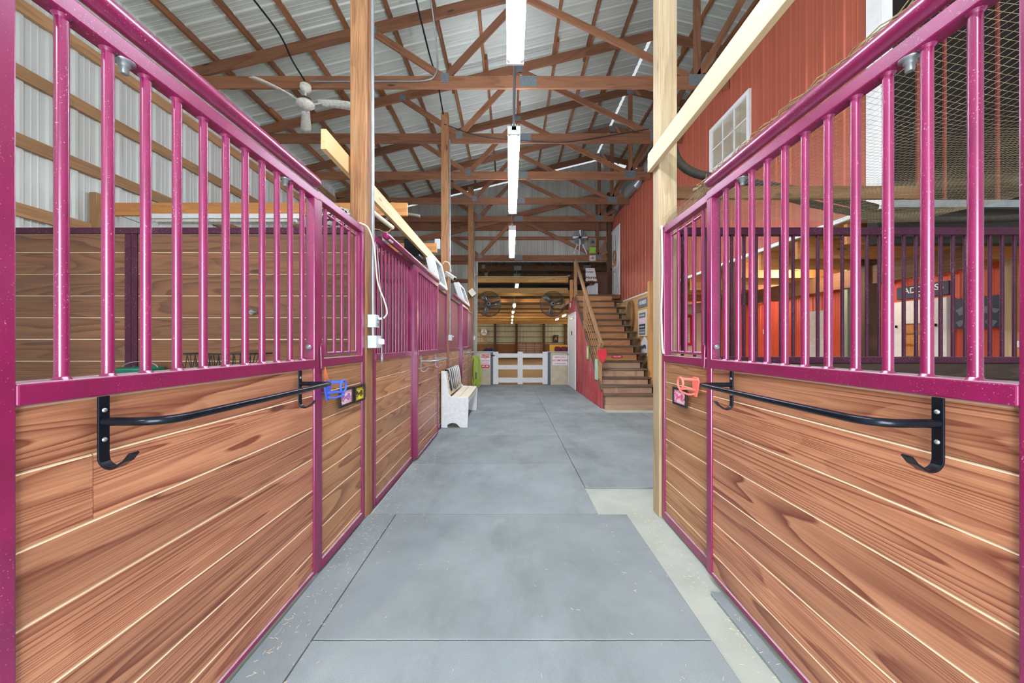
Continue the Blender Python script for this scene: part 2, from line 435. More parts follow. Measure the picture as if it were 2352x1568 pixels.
# roof: two slopes of ribbed sheet with an open daylight slot along the ridge
sl = Vector((1, 0, .244)).normalized(); nl = Vector((.244, 0, -1)).normalized()
def slope(name, x0, x1, y0, y1, zf, sgn):
    a = Vector((x0, y0, zf(x0))); b = Vector((x1, y0, zf(x1))); v = (b-a).normalized(); L = (b-a).length
    n = v.cross(Vector((0, 1, 0)));  n = n if n.z < 0 else -n
    return struct(siding(name, ROOF, a, (0, 1, 0), v, n, y1-y0, L, 0, .229, .018, .1))
slope('ceiling', -5.2, RX-.035, -.4, GY+.02, roof_z, 1)['label'] = 'grey ribbed steel roof slope above the left stalls'
slope('ceiling', RX+.035, 9.2, -.4, GY+.02, roof_z, -1)['label'] = 'grey ribbed steel roof slope right of the ridge slot'
def aroof(x): return roof_z(x)-.75
slope('ceiling_arena', -12, RX, GY+.1, 36, aroof, 1); slope('ceiling_arena', RX, 14, GY+.1, 36, aroof, -1)
struct(siding('wall_left', WHITES, (WX, -.4, -.018), (0, 1, 0), (0, 0, 1), (1, 0, 0), GY+.4, roof_z(WX), 0, phase=.1), 'white ribbed steel outer wall behind the left stalls')
struct(siding('wall_back', GABLE, (WX, GY, 0), (1, 0, 0), (0, 0, 1), (0, -1, 0), RX-WX, lambda s: roof_z(WX+s)-.15, lambda s: -.018 if WX+s < -1.06 else 4.0, phase=.05), 'grey ribbed gable siding above the arena opening')
struct(siding('wall_back', GABLE, (RX, GY, 0), (1, 0, 0), (0, 0, 1), (0, -1, 0), 6.2, lambda s: roof_z(RX+s)-.15, 4.0, phase=.05))
# upstairs room on the right
WRX, RF = 3.3, 3.25
struct(siding('wall_right', REDS, (WRX, RF, 0), (0, 1, 0), (0, 0, 1), (-1, 0, 0), GY-RF, 5.33, 2.57, phase=.12, rh=.013, rw=.022), 'red ribbed steel wall of the upstairs room')
struct(siding('wall_front', BROWNS, (WRX, RF, 0), (1, 0, 0), (0, 0, 1), (0, -1, 0), 4.2, 5.33, 2.62, phase=.07), 'front wall of the upstairs room, shade painted into its dark brown')
for k, x in enumerate((3.61, 3.85, 4.32, 4.56)):
    struct(MB().box(x-.012, x+.012, RF-.035, RF-.018, 2.62, 5.3).build(f'trim_{k+1}', REDRIB), 'red-brown batten on the dark front wall')
mb = MB(); mb.box(WRX-.022, WRX-.002, RF-.02, RF+.1, 2.57, 5.33); mb.box(WRX-.02, WRX+.075, RF-.04, RF-.02, 2.57, 5.33)
struct(mb.build('trim_5', WHITE), 'white corner trim of the upstairs room')
struct(MB().box(WRX-.035, WRX-.002, RF-.02, GY, 2.545, 2.585).build('trim_6', WHITE), 'white drip trim under the red wall')
struct(MB().box(WRX, 7.5, RF-.03, RF+.02, 2.555, 2.62).build('trim_7', GREYP), 'grey ledge under the dark front wall')
struct(MB().box(WRX, 7.5, RF+.02, GY, 2.56, 2.62).build('ceiling_alcove', YEL), 'yellow plywood underside of the upstairs room')
struct(siding('wall_alcove', REDD, (6.4, RF, 0), (0, 1, 0), (0, 0, 1), (-1, 0, 0), GY-RF, 2.42, -.018, phase=.1, rh=.012), 'orange-red wall under the upstairs room')
struct(MB().box(3.3, 6.4, GY-.06, GY, -.018, 2.5).build('wall_alcove_back', CREAM), 'white end wall under the upstairs room')
struct(MB().box(6.36, 6.4, RF, GY, 2.42, 2.56).build('trim_8', YEL), 'yellow header board along the alcove wall')
struct(MB().box(WRX-.02, WRX+.02, 7.15, 11.7, -.018, 2.545).build('wall_stair', PLY), 'plywood wall beside the stairs')
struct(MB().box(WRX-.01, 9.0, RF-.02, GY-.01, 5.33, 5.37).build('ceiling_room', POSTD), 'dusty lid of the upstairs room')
# landing, stair wall
SX = 1.95
struct(MB().box(SX, WRX-.03, 10.80, GY+2.4, 2.68, 2.795).build('floor_landing', KICK), 'landing boards at the top of the stairs')
struct(MB().prism([(7.62, -.018), (10.56, -.018), (10.56, 2.24), (11.72, 2.24), (11.72, -.018), (11.85, -.018), (11.85, 2.66), (10.75, 2.66), (7.62, .30)], 'x', SX-.05, SX-.01).build('wall_stair_side', REDP), 'worn red plywood wall under the stairs')
# windows and doors in the red wall
def window(num, X, y0, y1, z0, z1, label):
    t = MB(); w = .055
    for a in ((y0, y1, z0, z0+w), (y0, y1, z1-w, z1), (y0, y0+w, z0+w, z1-w), (y1-w, y1, z0+w, z1-w)): t.box(X-.045, X-.004, *a)
    t.box(X-.07, X-.045, y0-.02, y1+.02, z0-.02, z0+.012)
    f = struct(t.build(f'window_{num}', WHITE), label)
    m = MB()
    for k in (1, 2): y = y0+w+(y1-y0-2*w)*k/3; m.box(X-.036, X-.026, y-.008, y+.008, z0+w, z1-w)
    zc = (z0+z1)/2; m.box(X-.036, X-.026, y0+w, y1-w, zc-.008, zc+.008)
    m.build('muntin', WHITE, f)
    MB().box(X-.025, X-.021, y0+w, y1-w, z0+w, z1-w).build('pane', GLASS, f)
    bl = MB(); z = z0+w+.01
    while z < z1-w: bl.beam((X-.012, y0+w, z), (X-.012, y1-w, z), .003, .024, (.12, 0, 1)); z += .02
    bl.build('blind', CREAM, f)
window(1, WRX, 4.96, 5.95, 4.10, 4.83, 'white framed slider window with blinds in the red wall')
d = MB().box(WRX-.03, WRX-.022, 10.93, 11.72, 2.8, 4.83)
f = struct(d.build('door_1', WHITE), 'white door at the top of the stairs')
m = MB(); m.box(WRX-.045, WRX-.02, 10.84, 10.93, 2.8, 4.92); m.box(WRX-.045, WRX-.02, 11.72, 11.81, 2.8, 4.92); m.box(WRX-.045, WRX-.02, 10.93, 11.72, 4.83, 4.92)
m.build('door_frame', WHITE, f)
m = MB()
for a in ((11.0, 11.28, 3.0, 3.55), (11.38, 11.64, 3.0, 3.55), (11.0, 11.28, 3.7, 4.6), (11.38, 11.64, 3.7, 4.6)): m.box(WRX-.036, WRX-.03, *a)
m.build('panel', WHITE, f)
MB().lathe([(.008, 0), (.02, .02), (.026, .04), (.012, .06)], (WRX-.03, 11.66, 3.72), 14, (-1, 0, 0)).build('knob', DARKST, f)
f = struct(MB().box(SX-.075, SX-.05, 10.57, 11.70, 0, 2.2).build('door_2', WHITE), 'white door in the red wall under the stairs')
m = MB(); m.box(SX-.085, SX-.045, 10.50, 10.57, 0, 2.26); m.box(SX-.085, SX-.045, 11.70, 11.77, 0, 2.26); m.box(SX-.085, SX-.045, 10.57, 11.7, 2.2, 2.26); m.build('door_frame', WHITEW, f)
MB().box(SX-.085, SX-.075, 10.75, 11.45, 2.08, 2.11).build('closer', DARKST, f)
MB().box(SX-.08, SX-.075, 11.0, 11.16, 1.6, 1.72).build('notice', DARKST, f)
MB().lathe([(.008, 0), (.02, .02), (.026, .04), (.012, .06)], (SX-.075, 11.62, 1.0), 14, (-1, 0, 0)).build('knob', GREYP, f)

# ---------------- rubber mats
def mat_(x0, x1, y0, y1, label, grp='rubber mats laid over the aisle'):
    g = .0035
    tag(MB().box(x0+g, x1-g, y0+g, y1-g, -.018, 0).build('rubber_mat', RUBBER, bevel=.004), label, 'floor mat', grp)
L0, R0 = -.905, .923
mat_(L0, R0, .435, 1.655, 'grey rubber mat in the foreground, cut off by the bottom edge of the photo')
mat_(L0, R0, 1.655, 2.875, 'large grey rubber mat between the two open stall doors')
mat_(-1.125, L0, .30, 2.875, 'narrow strip of rubber mat along the foot of the left stall door')
y = 2.875
for k in range(8):
    y1 = min(y+1.22, 11.8)
    if y1-y > .15: mat_(-1.1, .70, y, y1, f'{ORD[k]} rubber mat past the timber posts along the left stalls')
    y = y1
y = 3.415
for k in range(7):
    y1 = min(y+1.22, 11.8)
    if y1-y > .15:
        mat_(.70, 2.53 if y1 < 7.4 else SX-.06, y, y1, f'{ORD[k]} rubber mat past the bare concrete patch, on the stair side')
        if y1 < 7.2: mat_(2.53, 4.36, y, y1, f'{ORD[k]} rubber mat behind the pale post toward the alcove')
    y = y1
mat_(1.085, 1.15, .30, 1.98, 'thin black mat strip at the foot of the right stall door')
mb = MB()
for i in range(700):
    side = random.random()
    if side < .45: x = -1.09+abs(random.gauss(0, .09)); yy = random.uniform(1.0, 4.6)
    elif side < .65: x = 1.12-abs(random.gauss(0, .10)); yy = random.uniform(1.2, 3.0)
    elif side < .8: x = random.choice((L0, .70))+random.gauss(0, .02); yy = random.uniform(.7, 6)
    else: x = random.uniform(-1, 1.0); yy = random.uniform(.8, 7.5)
    a = random.uniform(0, PI); l = random.uniform(.006, .022); dv = Vector((math.cos(a), math.sin(a), 0))*l
    mb.beam(Vector((x, yy, .0025)), Vector((x, yy, .003))+dv, .0013, .001)
o = tag(mb.build('straw', EDGE), 'loose straw bits scattered over the rubber mats', 'straw', None, 'stuff')

# ================================================================== stall fronts
DOOR_S = [.045, .153, .333, .513, .693, .873, 1.053, 1.206]
PAN_S = [.06, .083, .245, .407, .569, .731, .893, 1.055, 1.206]
PANR_S = [.06, .14, .30, .46, .62, .78, .93, 1.06, 1.206]
FAR_S = [.06, .16, .34, .52, .70, .88, 1.055, 1.206]
def stall_door(sx, Xf, y0, y1, label, bar0, nb, step, seams=DOOR_S, joints=(), near=True):
    t = thing('stall_door', (sx*(Xf+.025), (y0+y1)/2, 0), label, 'stall door')
    def bx(mb, a, b, *r): return mb.box(sx*(Xf+a), sx*(Xf+b), *r)
    bv = .004 if near else 0
    bx(MB(), 0, .05, y0, y0+.05, .02, 2.185).build('stile', MAROON, t, bv)
    bx(MB(), 0, .05, y1-.05, y1, .02, 2.185).build('stile', MAROON, t, bv)
    bx(MB(), 0, .05, y0, y1, 2.185, 2.235).build('top_rail', MAROON, t, bv)
    bx(MB(), -.003, .095, y0+.049, y1-.05, 1.206, 1.257).build('middle_rail', MAROON, t, bv)
    bx(MB(), 0, .05, y0+.05, y1-.05, .02, .043).build('bottom_rail', MAROON, t, bv)
    for k in range(nb):
        y = bar0+step*k
        b = MB(); x = sx*(Xf+.025)
        b.tube([(x, y, 1.257), (x, y, 2.185)], .0135, 20 if near else 10)
        for z, s_ in ((1.257, 1), (2.185, -1)): b.lathe([(.0195, 0), (.017, s_*.003), (.0136, s_*.008)], (x, y, z), 16 if near else 8)
        b.build('bar', MAROON, t)
    p = planks(MB(), 'x', sx*(Xf+.010), -sx, y0+.05, y1-.05, seams, joints=joints)
    p.build('plank_panel', [PLANK, EDGE], t)
    if near:
        for y in (bar0+.15, bar0+.922):
            b = MB().lathe([(.026, 0), (.026, -.004), (.015, -.004), (.015, -.016), (.011, -.017), (.011, -.036), (.008, -.038)], (sx*(Xf+.025), y, 2.185), 12)
            b.build('trolley_bolt', GREYP, t, label='grey steel bolt and washer under the top rail')
        MB().lathe([(.011, 0), (.016, -.006), (.016, -.012), (.008, -.02)], (sx*(Xf+.028), y1-.05, 1.327), 16, (0, 1, 0)).build('knob', GREYP, t)
        b = MB(); b.prism([(y1-.002, 1.33), (y1+.012, 1.347), (y1+.03, 1.345), (y1+.034, 1.22), (y1+.026, 1.197), (y1+.006, 1.2)], 'x', sx*(Xf-.012), sx*(Xf-.004)); b.build('latch', MAROON, t, .002)
    return t
def stall_panel(sx, Xf, y0, y1, label, seams, mode, near=False, bars=(), mat=None, mats=None):
    t = thing('stall_front_panel', (sx*(Xf+.025), (y0+y1)/2, 0), label, 'stall front panel')
    def bx(mb, a, b, *r): return mb.box(sx*(Xf+a), sx*(Xf+b), *r)
    bv = .004 if near else 0
    for a in (y0, y1-.05): bx(MB(), 0, .05, a, a+.05, 0, 2.2).build('stile', MAROON, t, bv)
    bx(MB(), 0, .05, y0, y1, 2.2, 2.25).build('top_rail', MAROON, t, bv)
    bx(MB(), -.002, .09, y0+.05, y1-.05, 1.208, 1.258).build('middle_rail', MAROON, t, bv)
    bx(MB(), -.004, .05, y0+.05, y1-.05, 0, .058).build('bottom_rail', MAROON, t, bv)
    planks(MB(), 'x', sx*(Xf+.010), -sx, y0+.05, y1-.05, seams).build('plank_panel', [PLANKP, EDGE], t)
    if mode == 'grille':
        g = MB(); x = sx*(Xf+.028)
        g.tube([(x, bars[0], 2.158), (x, bars[-1], 2.158)], .009, 14)
        gr = g.build('feed_grille', MAROON, t)
        MB().tube([(x, bars[0], 1.285), (x, bars[-1], 1.285)], .011, 14).build('lower_bar', MAROON, gr)
        for y in bars: MB().tube([(x, y, 1.285), (x, y, 2.185)], .0115, 16).build('bar', MAROON, gr)
    elif mode == 'bars':
        n = int((y1-y0-.16)/.1)
        for k in range(n):
            y = y0+.05+(y1-y0-.1)*(k+1)/(n+1); x = sx*(Xf+.025)
            MB().tube([(x, y, 1.258), (x, y, 2.2)], .0125, 10).build('bar', MAROON, t)
    else:
        b = MB(); w = (y1-y0-.1)/8
        for k in range(8): bx(b, .02, .04, y0+.05+w*k+.002, y0+.05+w*(k+1)-.002, 1.258, 2.2)
        b.build('infill_board', MAROON_B, t)
    return t
def door_track(sx, Xc, y0, y1, zc, label, r=.031):
    m = MB(); x = sx*Xc; k = .02
    m.tube([(x, y0, zc), (x, y0+.004, zc), (x, y0+k, zc), (x, y1-k, zc), (x, y1-.004, zc), (x, y1, zc)], [r*.6, r*.85, r, r, r*.85, r*.6], 24)
    tag(m.build('door_track', MAROON), label, 'door track', 'sliding door tracks on the stall fronts')
# nearest left and right doors
stall_door(-1, 1.12, .775, 2.13, 'maroon barred sliding stall door with planks, nearest on the left', .928, 11, .107, joints=((5, .985),))
stall_door(1, 1.148, .772, 2.128, 'maroon barred sliding stall door with planks on the right', .917, 11, .106)
stall_panel(-1, 1.13, 2.137, 2.825, 'maroon framed panel with two name plaques beside the first left door', PAN_S, 'grille', True, (2.274, 2.388, 2.5, 2.612, 2.726))
stall_panel(1, 1.185, 2.135, 2.845, 'maroon framed panel with one pink name plaque on the right', PANR_S, 'grille', True, (2.285, 2.398, 2.51, 2.62, 2.732))
door_track(-1, 1.135, -.9, 2.14, 2.29, 'maroon pipe track over the nearest left stall door')
door_track(1, 1.165, -.9, 2.14, 2.29, 'maroon pipe track over the right stall door with netting on it')
stall_panel(-1, 1.12, 2.98, 4.18, 'maroon barred panel between the first timber post and the second left door', FAR_S, 'bars')
stall_door(-1, 1.07, 4.185, 5.41, 'maroon barred stall door behind the white bench', 4.185+.13, 10, .107, FAR_S[:1]+FAR_S[1:], near=False)
stall_panel(-1, 1.12, 5.415, 6.48, 'maroon solid panel behind the white bench', FAR_S, 'solid')
stall_panel(-1, 1.12, 6.66, 8.09, 'maroon solid panel between bench and third left stall door', FAR_S, 'solid')
stall_door(-1, 1.07, 8.095, 9.30, 'farthest maroon stall door on the left, past the bench', 8.095+.13, 10, .105, FAR_S, near=False)
stall_panel(-1, 1.12, 9.305, 10.66, 'farthest maroon solid panel on the left, beside the lime hose', FAR_S, 'solid')
door_track(-1, 1.085, 3.15, 5.46, 2.285, 'maroon pipe track over the barred door behind the bench')
door_track(-1, 1.085, 7.0, 9.35, 2.285, 'maroon pipe track over the farthest left stall door')

def thick_path(pts, t):
    L, R = [], []
    for i, p in enumerate(pts):
        a = Vector(pts[max(i-1, 0)]); b = Vector(pts[min(i+1, len(pts)-1)]); d = (b-a).normalized(); n = Vector((-d.y, d.x))*t/2
        L.append((p[0]+n.x, p[1]+n.y)); R.append((p[0]-n.x, p[1]-n.y))
    return L+R[::-1]
def blanket_bar(sx, Xf, ya, yb, label, mat=DARKST, near=True):
    t = thing('blanket_bar', (sx*Xf, (ya+yb)/2, 1.01), label, 'blanket bar', 'folding blanket bars on the stall doors')
    for y in (ya, yb):
        hook = [(0.004, 1.206), (0.004, 1.042)]+[(.034+.030*math.cos(PI+a*PI/180), 1.042+.030*math.sin(PI+a*PI/180)) for a in range(15, 140, 15)]+[(.072, 1.032), (.088, 1.052)]
        poly = [(sx*(Xf-h), z) for h, z in thick_path(hook, .006)]
        m = MB(); m.prism(poly, 'y', y-.0135, y+.0135); br = m.build('bracket', mat, t, .001)
        s = MB()
        for z in (1.168, 1.088): s.lathe([(.0065, 0), (.0055, .003), (.002, .0045)], (sx*(Xf-.007), y, z), 12, (-sx, 0, 0))
        s.build('screw', GREYP, br)
    R = .075; ox = .172
    pts = [(0.005, ya), (.05, ya+.001)]+[(ox-R+R*math.sin(a), ya+R-R*math.cos(a)) for a in [i*PI/2/8 for i in range(9)]]+[(ox+.002, (ya+yb)/2), (ox-.006, yb-.05), (ox-.01, yb-.012), (ox-.022, yb-.001)]
    pts += [(.08, yb), (.005, yb)]
    MB().tube([(sx*(Xf-a), y, 1.137) for a, y in pts], .0118, 16).build('bar', mat, t)
    return t
blanket_bar(-1, 1.112, .99, 1.915, 'black steel blanket bar on the nearest left stall door')
blanket_bar(1, 1.140, .965, 1.865, 'black steel blanket bar on the right stall door')
blanket_bar(-1, 1.062, 4.32, 5.15, 'dark blanket bar on the barred door near the white bench', GREYP)
blanket_bar(-1, 1.062, 8.25, 9.1, 'dark blanket bar on the farthest left stall door', GREYP)

def bridle_bracket(sx, Xf, y, z, mat, label):
    t = thing('bridle_bracket', (sx*Xf, y, z-.07), label, 'bridle bracket')
    def Q(a, dy, dz): return Vector((sx*(Xf-a), y+dy, z+dz))
    m = MB(); poly = [(y-.045, z+.03), (y-.03, z+.05), (y+.03, z+.05), (y+.045, z+.03), (y+.03, z-.03), (y+.012, z-.075), (y-.012, z-.075), (y-.03, z-.03)]
    m.prism(poly, 'x', sx*Xf, sx*(Xf-.008)); m.build('back_plate', mat, t, .002)
    for s_ in (-1, 1): MB().tube(smoothpath([Q(.006, s_*.03, .035), Q(.05, s_*.034, .038), Q(.10, s_*.03, .042)], 5), .007, 10).build('arm', mat, t)
    MB().tube([Q(.10, .036*math.cos(a), .012+.036*math.sin(a)) for a in [2*PI*i/20 for i in range(20)]], .0075, 10, True).build('ring', mat, t)
    MB().tube(smoothpath([Q(.006, 0, -.03), Q(.06, 0, -.022), Q(.10, .0, -.024)], 5), .008, 10).build('brace', mat, t)
    MB().tube(smoothpath([Q(.006, 0, -.055), Q(.05, .0, -.058), Q(.095, 0, -.04), Q(.105, 0, -.022)], 5), .0065, 10).build('hook', mat, t)
bridle_bracket(-1, 1.122, 2.225, 1.075, BLUE, 'blue plastic bridle bracket beside the left door edge')
bridle_bracket(1, 1.177, 2.30, 1.085, PINK, 'coral pink plastic bridle bracket on the right panel')
m = MB()
for k in range(4): m.tube(smoothpath([(-1.113, 2.185, 1.21), (-1.108+.002*k, 2.17+.004*k, 1.17), (-1.108+.004*k, 2.175+.011*k, 1.12-.01*(k % 2))], 5), .0013, 6)
tag(m.build('orange_twine', TWINE), 'orange baling twine hanging from the left door latch', 'twine')

def plaque(sx, Xf, y0, y1, z0, z1, paper, inks, label):
    t = thing('name_plaque', (sx*Xf, (y0+y1)/2, z0), label, 'name plaque', 'hand-lettered name plaques on the stall panels')
    xi = lambda a: sx*(Xf-a)
    m = MB(); w = .016
    for a in ((y0, y1, z0, z0+w), (y0, y1, z1-w, z1), (y0, y0+w, z0+w, z1-w), (y1-w, y1, z0+w, z1-w)): m.box(xi(0), xi(.014), *a)
    m.build('frame', BLACK, t, .002)
    MB().box(xi(0), xi(.006), y0+w, y1-w, z0+w, z1-w).build('paper', paper, t)
    h = z1-z0-2*w; W = y1-y0-2*w
    rd = random.Random(label)
    m = MB()                                   # loose cursive word
    n = 22; pts = []
    for i in range(n*4+1):
        u = i/(n*4); ph = u*6*2*PI
        pts.append((xi(.0075), (y0+w+W*(.14+.72*u)+.008*math.cos(ph)) if sx < 0 else (y1-w-W*(.14+.72*u)-.008*math.cos(ph)), z0+w+h*(.5+(.16+.12*math.sin(u*9+1))*math.sin(ph))))
    m.tube(pts, .0022, 6); m.build('lettering', inks[0], t)
    m = MB()
    for i in range(34):
        e = rd.choice('tblr'); u = rd.random()
        yy, zz = {'t': (u, .88), 'b': (u, .12), 'l': (.07, u), 'r': (.93, u)}[e]
        yy = y0+w+W*min(.93, max(.06, yy+rd.uniform(-.05, .05))); zz = z0+w+h*min(.93, max(.07, zz+rd.uniform(-.08, .08)))
        a = rd.uniform(0, PI); l = rd.uniform(.003, .007)
        m.beam((xi(.0068), yy-l*math.cos(a), zz-l*math.sin(a)), (xi(.0068), yy+l*math.cos(a), zz+l*math.sin(a)), .0012, .0032, (1, 0, 0))
    m.build('border_doodle', inks[1], t)
plaque(-1, 1.121, 2.37, 2.572, .925, 1.046, PINKP, (PURPLE, MAGENTA), 'white and pink name plaque in a black frame, left of the yellow one')
plaque(-1, 1.121, 2.60, 2.775, .92, 1.04, YELLOWP, (OLIVE, OLIVE), 'yellow name plaque in a black frame beside the timber post')
plaque(1, 1.176, 2.406, 2.608, .918, 1.04, PINKP, (MAGENTA, MAGENTA), 'pink name plaque in a black frame on the right panel')

# ---------------- stall partitions
t = thing('stall_partition', (-3.0, 2.97, 0), 'plank partition at the back of the nearest left stall', 'stall partition')
s_ = [0]+[.15+.1765*k for k in range(12)]+[2.235]
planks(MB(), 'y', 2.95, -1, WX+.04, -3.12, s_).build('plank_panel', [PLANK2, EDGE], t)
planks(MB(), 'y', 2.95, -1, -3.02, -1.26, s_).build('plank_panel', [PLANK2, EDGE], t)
MB().box(WX+.04, -1.26, 2.935, 2.99, 2.235, 2.285).build('top_rail', MAROON_D, t, .004)
MB().box(-3.12, -3.072, 2.94, 2.99, 0, 2.235).build('stile', MAROON_D, t, .003); MB().box(-3.068, -3.02, 2.94, 2.99, 0, 2.235).build('stile', MAROON_D, t, .003)
t = thing('stall_partition', (3.0, 2.96, 0), 'dark barred partition at the back of the right stall', 'stall partition')
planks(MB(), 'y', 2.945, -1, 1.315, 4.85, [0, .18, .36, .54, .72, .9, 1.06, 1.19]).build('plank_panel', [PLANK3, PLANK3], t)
MB().box(1.315, 4.85, 2.93, 2.985, 2.225, 2.285).build('top_rail', MAROON_D, t, .004)
MB().box(1.315, 4.85, 2.93, 2.985, 1.19, 1.24).build('middle_rail', MAROON_D, t, .004)
for k in range(34): MB().tube([(1.40+.1*k, 2.957, 1.24), (1.40+.1*k, 2.957, 2.225)], .0125, 12).build('bar', MAROON_D, t)

# ================================================================== posts and boards
def post(x0, x1, y0, y1, z1, mat, label, z0=-.018, name='timber_post', grp='timber posts of the barn', bev=.006):
    return tag(MB().box(x0, x1, y0, y1, z0, z1).build(name, mat, bevel=bev), label, 'post', grp)
post(-1.250, -1.122, 2.835, 2.97, 6.15, POSTW, 'rough brown timber post with grey electrical boxes, nearest on the left')
post(-1.24, -1.112, 6.5, 6.64, 5.48, POSTW, 'brown timber post above the white bench, carrying the security camera')
post(-1.255, -1.10, 10.8, 10.95, 6.0, POSTW, 'brown timber post beside the lime hose at the end of the left stalls')
post(1.168, 1.31, 2.852, 2.975, 6.9, POSTG, 'pale grey timber post at the end of the right stall')
post(4.59, 4.68, 4.95, 5.04, 2.55, POSTGR, 'weathered green-grey post under the upstairs room, seen through the right bars')
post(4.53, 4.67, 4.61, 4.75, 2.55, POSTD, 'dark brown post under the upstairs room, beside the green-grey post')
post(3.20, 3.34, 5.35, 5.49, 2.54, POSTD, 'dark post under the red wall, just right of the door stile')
post(3.12, 3.26, 8.15, 8.27, 2.75, PLY, 'yellow pine post by the framed poster at the foot of the stairs', bev=.003)
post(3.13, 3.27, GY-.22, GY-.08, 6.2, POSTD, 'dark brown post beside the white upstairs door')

def board(a, b, w, h, mat, label, name='support_board', up=(0, 0, 1), bev=.003):
    return tag(MB().beam(a, b, w, h, up).build(name, mat, bevel=bev), label, 'board')
board((-1.285, 2.5, 2.755), (-1.268, 6.49, 2.72), .038, .14, TANL, 'long new pine board running past the first left post to the second')
board((1.146, .25, 2.825), (1.146, 2.985, 2.825), .038, .147, TAN, 'pale new pine board slanting across the top right corner, bolted to the grey post')
board((WX+.03, 4.3, 2.93), (-1.215, 4.3, 2.93), .038, .15, ORANGE, 'amber cross board over the nearest left stall, holding the unlit strip light')
board((WX+.03, 6.03, 2.93), (-1.215, 6.03, 2.93), .038, .15, ORANGE, 'amber cross board farther back over the left stalls, ending by the security camera')
board((1.33, 2.93, 2.56), (3.27, 2.93, 2.56), .038, .10, KICK, 'tan cross board over the right stall behind the netting')
board((-4.78, 4.23, 2.5), (-4.78, 4.23, 3.08), .14, .08, GIRT, 'short brown upright on the white outer wall at the end of the amber board', up=(1, 0, 0))
for k, z in enumerate((2.655, 3.335, 4.005, 4.665, 5.28)):
    tag(MB().box(WX+.022, WX+.06, -.3, GY-.02, z-.065, z+.065).build('wall_girt', GIRT), f'brown girt board on the white outer wall, {ORD[k]} from below', 'girt', 'girts on the white outer wall')

# ================================================================== roof framing
Xr = WRX-.02
def truss(y, label, zb=5.18, dz=0, x0=-4.8, name='roof_truss', mat=FRAME, xr=Xr, plates=True, web=True):
    t = thing(name, (-.8, y, zb), label, 'roof truss', 'wooden roof trusses over the aisle')
    top = lambda x: chord_z(x)+dz
    MB().beam((x0, y, zb+.09), (xr, y, zb+.09), .038, .18).build('bottom_chord', mat, t)
    MB().beam((x0, y, top(x0)), (RX, y, top(RX)), .038, .165).build('top_chord', mat, t)
    xe = 9.0; MB().beam((RX, y, top(RX)), (xe, y, top(xe)), .038, .165).build('top_chord', mat, t)
    if not web: return t
    A = (-.98, y, zb+.15); B = (RX, y, zb+.12)
    for a, b in (((-2.06, y, top(-2.06)-.05), A), (A, (.18, y, top(.18)-.05)), ((.18, y, top(.18)-.05), B), (B, (RX, y, top(RX)-.05)), (B, (3.75, y, top(3.75)-.05)), (B, (5.44, y, top(5.44)-.05))):
        MB().beam(a, b, .034, .10, (0, 0, 1) if abs(b[0]-a[0]) > .1 else (1, 0, 0)).build('web', mat, t)
    if plates:
        for x, z, w, h in ((-.98, zb+.15, .12, .14), (.27, zb+.1, .26, .16), (RX, zb+.12, .26, .17), (-2.06, top(-2.06)-.03, .11, .11), (.18, top(.18)-.03, .13, .12), (RX, top(RX)-.02, .16, .14)):
            MB().box(x-w/2, x+w/2, y-.0235, y-.018, z-h/2, z+h/2).build('gusset_plate', GALV, t)
    return t
TD = (5.475, 6.97, 8.51, 10.03, 11.48)
for k, y in enumerate(TD): truss(y, f'brown wooden roof truss, {ORD[k]} along the aisle from the camera')
truss(11.74, 'brown gable truss against the grey siding over the arena opening', 4.01, -1.17)
for k, (x, p) in enumerate([(-4.45+.66*i, i) for i in range(11)]+[(2*RX-2.15+.66*i, 11+i) for i in range(6)]):
    z = roof_z(x)-.052; j = (6.97, 8.51, 6.97)[k % 3]
    for s_, (a, b) in enumerate(((3.8, j+.28+.1*(k % 2)), (j-.3, GY-.02))):
        where = f'{ORD[k]} from the left wall' if k < 11 else f'{ORD[k-11]} right of the ridge slot'
        tag(MB().beam((x+(.048 if s_ else 0), a, z), (x+(.048 if s_ else 0), b, z), .042, .092).build('roof_purlin', PURL), f'brown roof purlin {where}, {"far" if s_ else "near"} board of its run', 'purlin', 'purlins under the roof sheets')
# header and girts on the gable
def gb(x0, x1, z0, z1, label, y0=GY-.07, y1=GY-.02, mat=FRAME, name='gable_beam'):
    tag(MB().box(x0, x1, y0, y1, z0, z1).build(name, mat), label, 'beam', 'beams on the gable wall')
gb(WX+.04, 3.24, 5.02, 5.28, 'wide brown header beam across the grey gable siding')
gb(WX+.04, 3.24, 4.72, 4.82, 'thin brown girt across the gable, below the wide header')
gb(WX+.04, -1.26, 3.92, 4.14, 'brown gable girt left of the last post, level with the gable truss')
gb(WX+.04, -1.26, 3.32, 3.44, 'lowest brown gable girt left of the last post')

# ================================================================== arena side
def yb(z0, z1, y, label): return tag(MB().box(-1.08, 1.92, y-.03, y+.03, z0, z1).build('yellow_beam', YEL, bevel=.003), label, 'beam', 'yellow beams over the arena gate')
yb(3.36, 3.53, 12.06, 'upper yellow beam over the gate, with a conduit on top')
yb(3.02, 3.19, 12.12, 'lower yellow beam over the gate, both drum fans hang from it')
for k, y in enumerate((13.3, 14.8, 16.4)): truss(y, f'dark arena truss seen under the gable, {ORD[k]} past the yellow beams', 4.0, -1.05, -6.5, 'arena_truss', POSTD, 5.2)
struct(MB().box(-12, 14, 15.5, 35, 3.26, 3.3).build('ceiling_loft', POSTD), 'board deck over the arena')
jy = [13.0+2.5*i for i in range(9)]
for k, y in enumerate(jy):
    tag(MB().box(-7, 9, y-.03, y+.03, 3.10 if k else 3.03, 3.24).build('arena_joist', YEL if k % 3 != 1 else ORANGE), f'{ORD[k] if k < 16 else "last"} yellow joist across the arena ceiling, counted from the gate', 'joist', 'joists across the arena ceiling')
AY = 35
